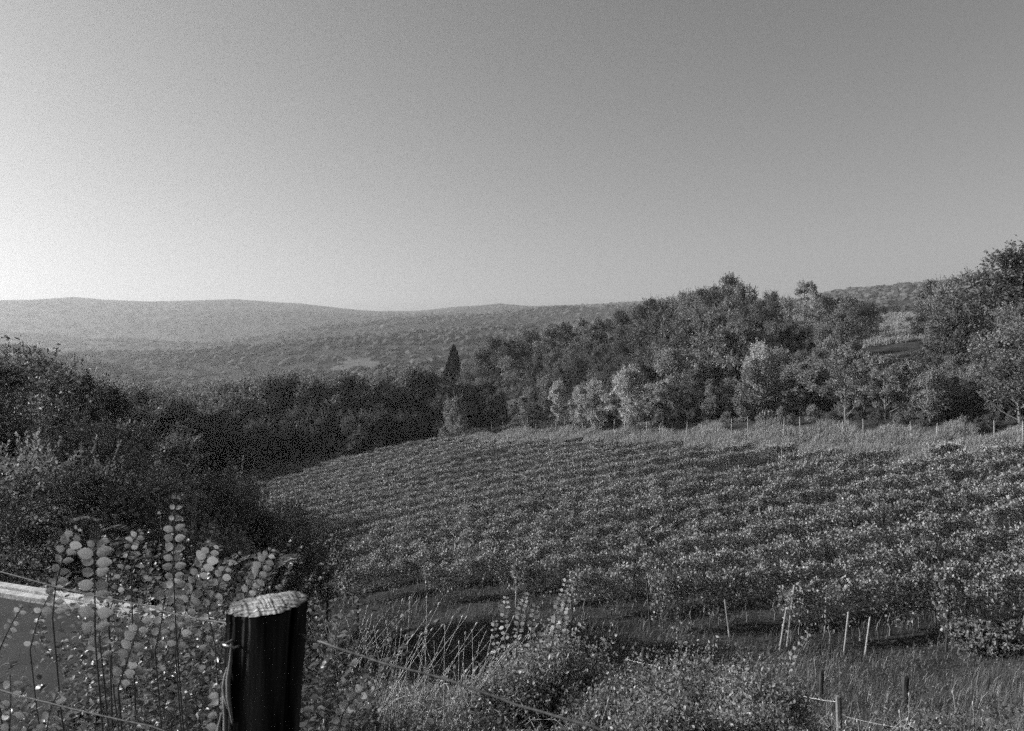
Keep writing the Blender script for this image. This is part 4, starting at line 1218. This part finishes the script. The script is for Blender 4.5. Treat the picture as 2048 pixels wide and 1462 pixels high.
bank_shrub(1090, 5.6, 1275, 290, 5200, .026, 'leafy shrub with several tall bright upright shoots in the middle of the bank', 71, shoots=[
    ([(1018,1350),(1010,1280),(1008,1230),(1012,1192)], 11, 13), ([(1030,1340),(1035,1270),(1042,1220),(1054,1185)], 11, 14),
    ([(1060,1320),(1062,1270),(1066,1235),(1072,1208)], 11, 8), ([(1095,1340),(1105,1280),(1115,1220),(1134,1158)], 12, 20),
    ([(1105,1340),(1120,1280),(1128,1220),(1142,1170)], 12, 20), ([(1110,1350),(1130,1300),(1150,1265),(1172,1243)], 9, 9),
    ([(1005,1340),(992,1300),(988,1262),(990,1240)], 9, 8), ([(1150,1370),(1160,1345),(1175,1325),(1188,1312)], 9, 6)])
bank_shrub(1010, 5.3, 1345, 200, 3200, .024, 'low tangled shrub at the left foot of the shrub with upright shoots', 72)
bank_shrub(1190, 5.0, 1400, 200, 2600, .024, 'low dark tangle at the right foot of the shrub with upright shoots', 73, mat=M_WEED)
for i, (px, Y, top, wpx, lab) in enumerate([
    (1290, 5.2, 1345, 230, 'left part bush of the pale dense thicket at the bottom'),
    (1400, 5.6, 1325, 240, 'middle bush of the pale dense thicket, its top reaching the short dark posts'),
    (1500, 5.0, 1350, 210, 'right bush of the pale dense thicket beside the long leafy cane'),
    (1340, 4.0, 1420, 260, 'low pale bush at the bottom edge in front of the thicket'),
    (1490, 4.2, 1425, 240, 'low bush at the bottom edge below the long leafy cane'),
    (1220, 4.4, 1420, 180, 'low pale bush at the bottom edge right of the blurred wire')]):
    bank_shrub(px, Y, top, wpx, 7500, .021, lab, 80 + i, twig_n=120)
bank_shrub(1575, 5.4, 1420, 130, 1500, .022, 'small open shrub with a long bright leafy cane arching up to the vineyard posts', 90, mat=M_BUSH, twig_n=40, shoots=[
    ([(1572,1400),(1573,1350),(1585,1310),(1618,1262)], 11, 13), ([(1570,1440),(1562,1400),(1560,1350),(1562,1310)], 10, 8), ([(1600,1440),(1618,1428),(1632,1412),(1642,1395)], 11, 6),
    ([(1500,1460),(1498,1420),(1500,1385),(1515,1362)], 7, 8)])
bank_shrub(1930, 4.6, 1440, 300, 2000, .022, 'thin weedy shrub in the bottom right corner', 91, mat=M_WEED, twig_n=70)
bank_shrub(1990, 24.5, 1255, 190, 5200, .11, 'dark overgrown bush under the vines at the right edge', 92, mat=M_HEDGE, twig_n=90)

def meadow(name, cx, cy, rx, ry, lo, hi):
    """pale mown field lying on the slope"""
    n, k = 40, 14
    a = np.arange(n) / n * 6.2832; V = []
    for q in range(k):
        f = q / (k - 1) * (1 + .16 * np.sin(a * 3 + 1) + .12 * np.sin(a * 7) + .09 * np.sin(a * 13 + 2))
        px = cx + rx * np.cos(a) * f; Y = cy * np.exp(ry * np.sin(a) * f)
        X = (px - 1024) / FPX * Y
        V.append(np.stack([X, Y, H(X, Y) + .4], 1))
    V = np.vstack(V); i = np.arange(k - 1)[:, None] * n; j = np.arange(n)[None]; j2 = (j + 1) % n
    Q = np.stack([i + j, i + j2, i + n + j2, i + n + j], -1).reshape(-1, 4)
    o = link(name, mesh_np(name, V, Q, noise_mat(name + '_grass', lo * .5, hi * .5, .02, 8, .95, .5, 1.0, bscale=.2)), None)
    tag(o, kind='structure')
meadow('field', 712, 765, 46, .055, .13, .30)
def track(name, P, w):
    pts = np.array([at(*p)[:2] for p in P]); t = np.linspace(0, len(P) - 1, 40)
    x = np.interp(t, range(len(P)), pts[:, 0]); y = np.interp(t, range(len(P)), pts[:, 1])
    V = []
    for k in range(5):
        yy = y + (k - 2) / 4 * w * (1 + .5 * np.sin(t * 5 + k)); V.append(np.stack([x, yy, H(x, yy) + .03], 1))
    V = np.stack(V, 1).reshape(-1, 3); i = np.arange(39)[:, None] * 5; j = np.arange(4)[None]
    Q = np.stack([i + j, i + j + 1, i + j + 6, i + j + 5], -1).reshape(-1, 4)
    tag(link(name, mesh_np(name, V, Q, noise_mat('track_earth', .14, .32, 2, 8, .95, .6, .03, bscale=14)), None), kind='structure')
track('path', [(860, 1235, 31), (930, 1240, 30), (1000, 1250, 29), (1080, 1262, 28)], .7)
track('path', [(1290, 1310, 24), (1380, 1300, 24.5), (1450, 1290, 25), (1540, 1285, 25.5)], .7)
meadow('field', 1795, 215, 60, .34, .20, .44)
# ------------------------------------------------------------------ haze
import bmesh
def haze():
    bm = bmesh.new(); bmesh.ops.create_cube(bm, size=1.0)
    me = bpy.data.meshes.new('haze'); bm.to_mesh(me); bm.free()
    o = link('haze', me, None)
    zmin = float(fine.min()) - 60; 
    o.scale = (9800, 3900, 190 - zmin); o.location = (0, 3900 / 2 - 200, (190 + zmin) / 2)
    m, nt, out = new_mat('haze_air')
    v = nt.nodes.new('ShaderNodeVolumePrincipled')
    v.inputs['Color'].default_value = grey(.92)
    v.inputs['Density'].default_value = 0.00022
    v.inputs['Anisotropy'].default_value = .35
    nt.links.new(v.outputs[0], out.inputs['Volume'])
    me.materials.append(m)
    tag(o, 'pale haze filling the valley towards the far ridge', 'haze', kind='stuff')
haze()

# ------------------------------------------------------------------ labels: say which one by landmark and order
def where(px):
    for lim, w in ((340, 'at the far left'), (600, 'left of the middle of the hedge'), (860, 'left of the cypress'), (960, 'below the cypress'), (1090, 'between cypress and pale poplars'), (1290, 'behind or beside the pale poplars'),
                   (1420, 'left of the crest tree'), (1500, 'below the crest tree'), (1660, 'below the thin pale skyline tree'), (1760, 'just left of the clearing'), (1850, 'below the clearing'), (1960, 'just right of the clearing'), (2600, 'at the right edge')):
        if px < lim: return w
    return 'at the right edge'
tops = [o for o in col.objects if o.parent is None and 'label' in o and o.get('group')]
seen = {}
for o in tops: seen.setdefault(o['label'], []).append(o)
pxof = lambda o: 1024 + FPX * o.location.x / max(o.location.y, 1)
for lab, os_ in seen.items():
    if len(os_) < 2: continue
    bins = {}
    for o in os_: bins.setdefault(where(pxof(o)), []).append(o)
    for w, bs in bins.items():
        bs.sort(key=pxof)
        for i, o in enumerate(bs):
            short = ' '.join(lab.split()[:6])
            if len(bs) == 1: o['label'] = short + ', ' + w
            elif len(bs) <= 20: o['label'] = short.replace(' in the ', ' in ') + ', ' + ('leftmost' if i == 0 else 'rightmost' if i == len(bs) - 1 else ORD[i] + ' from left') + ' ' + w
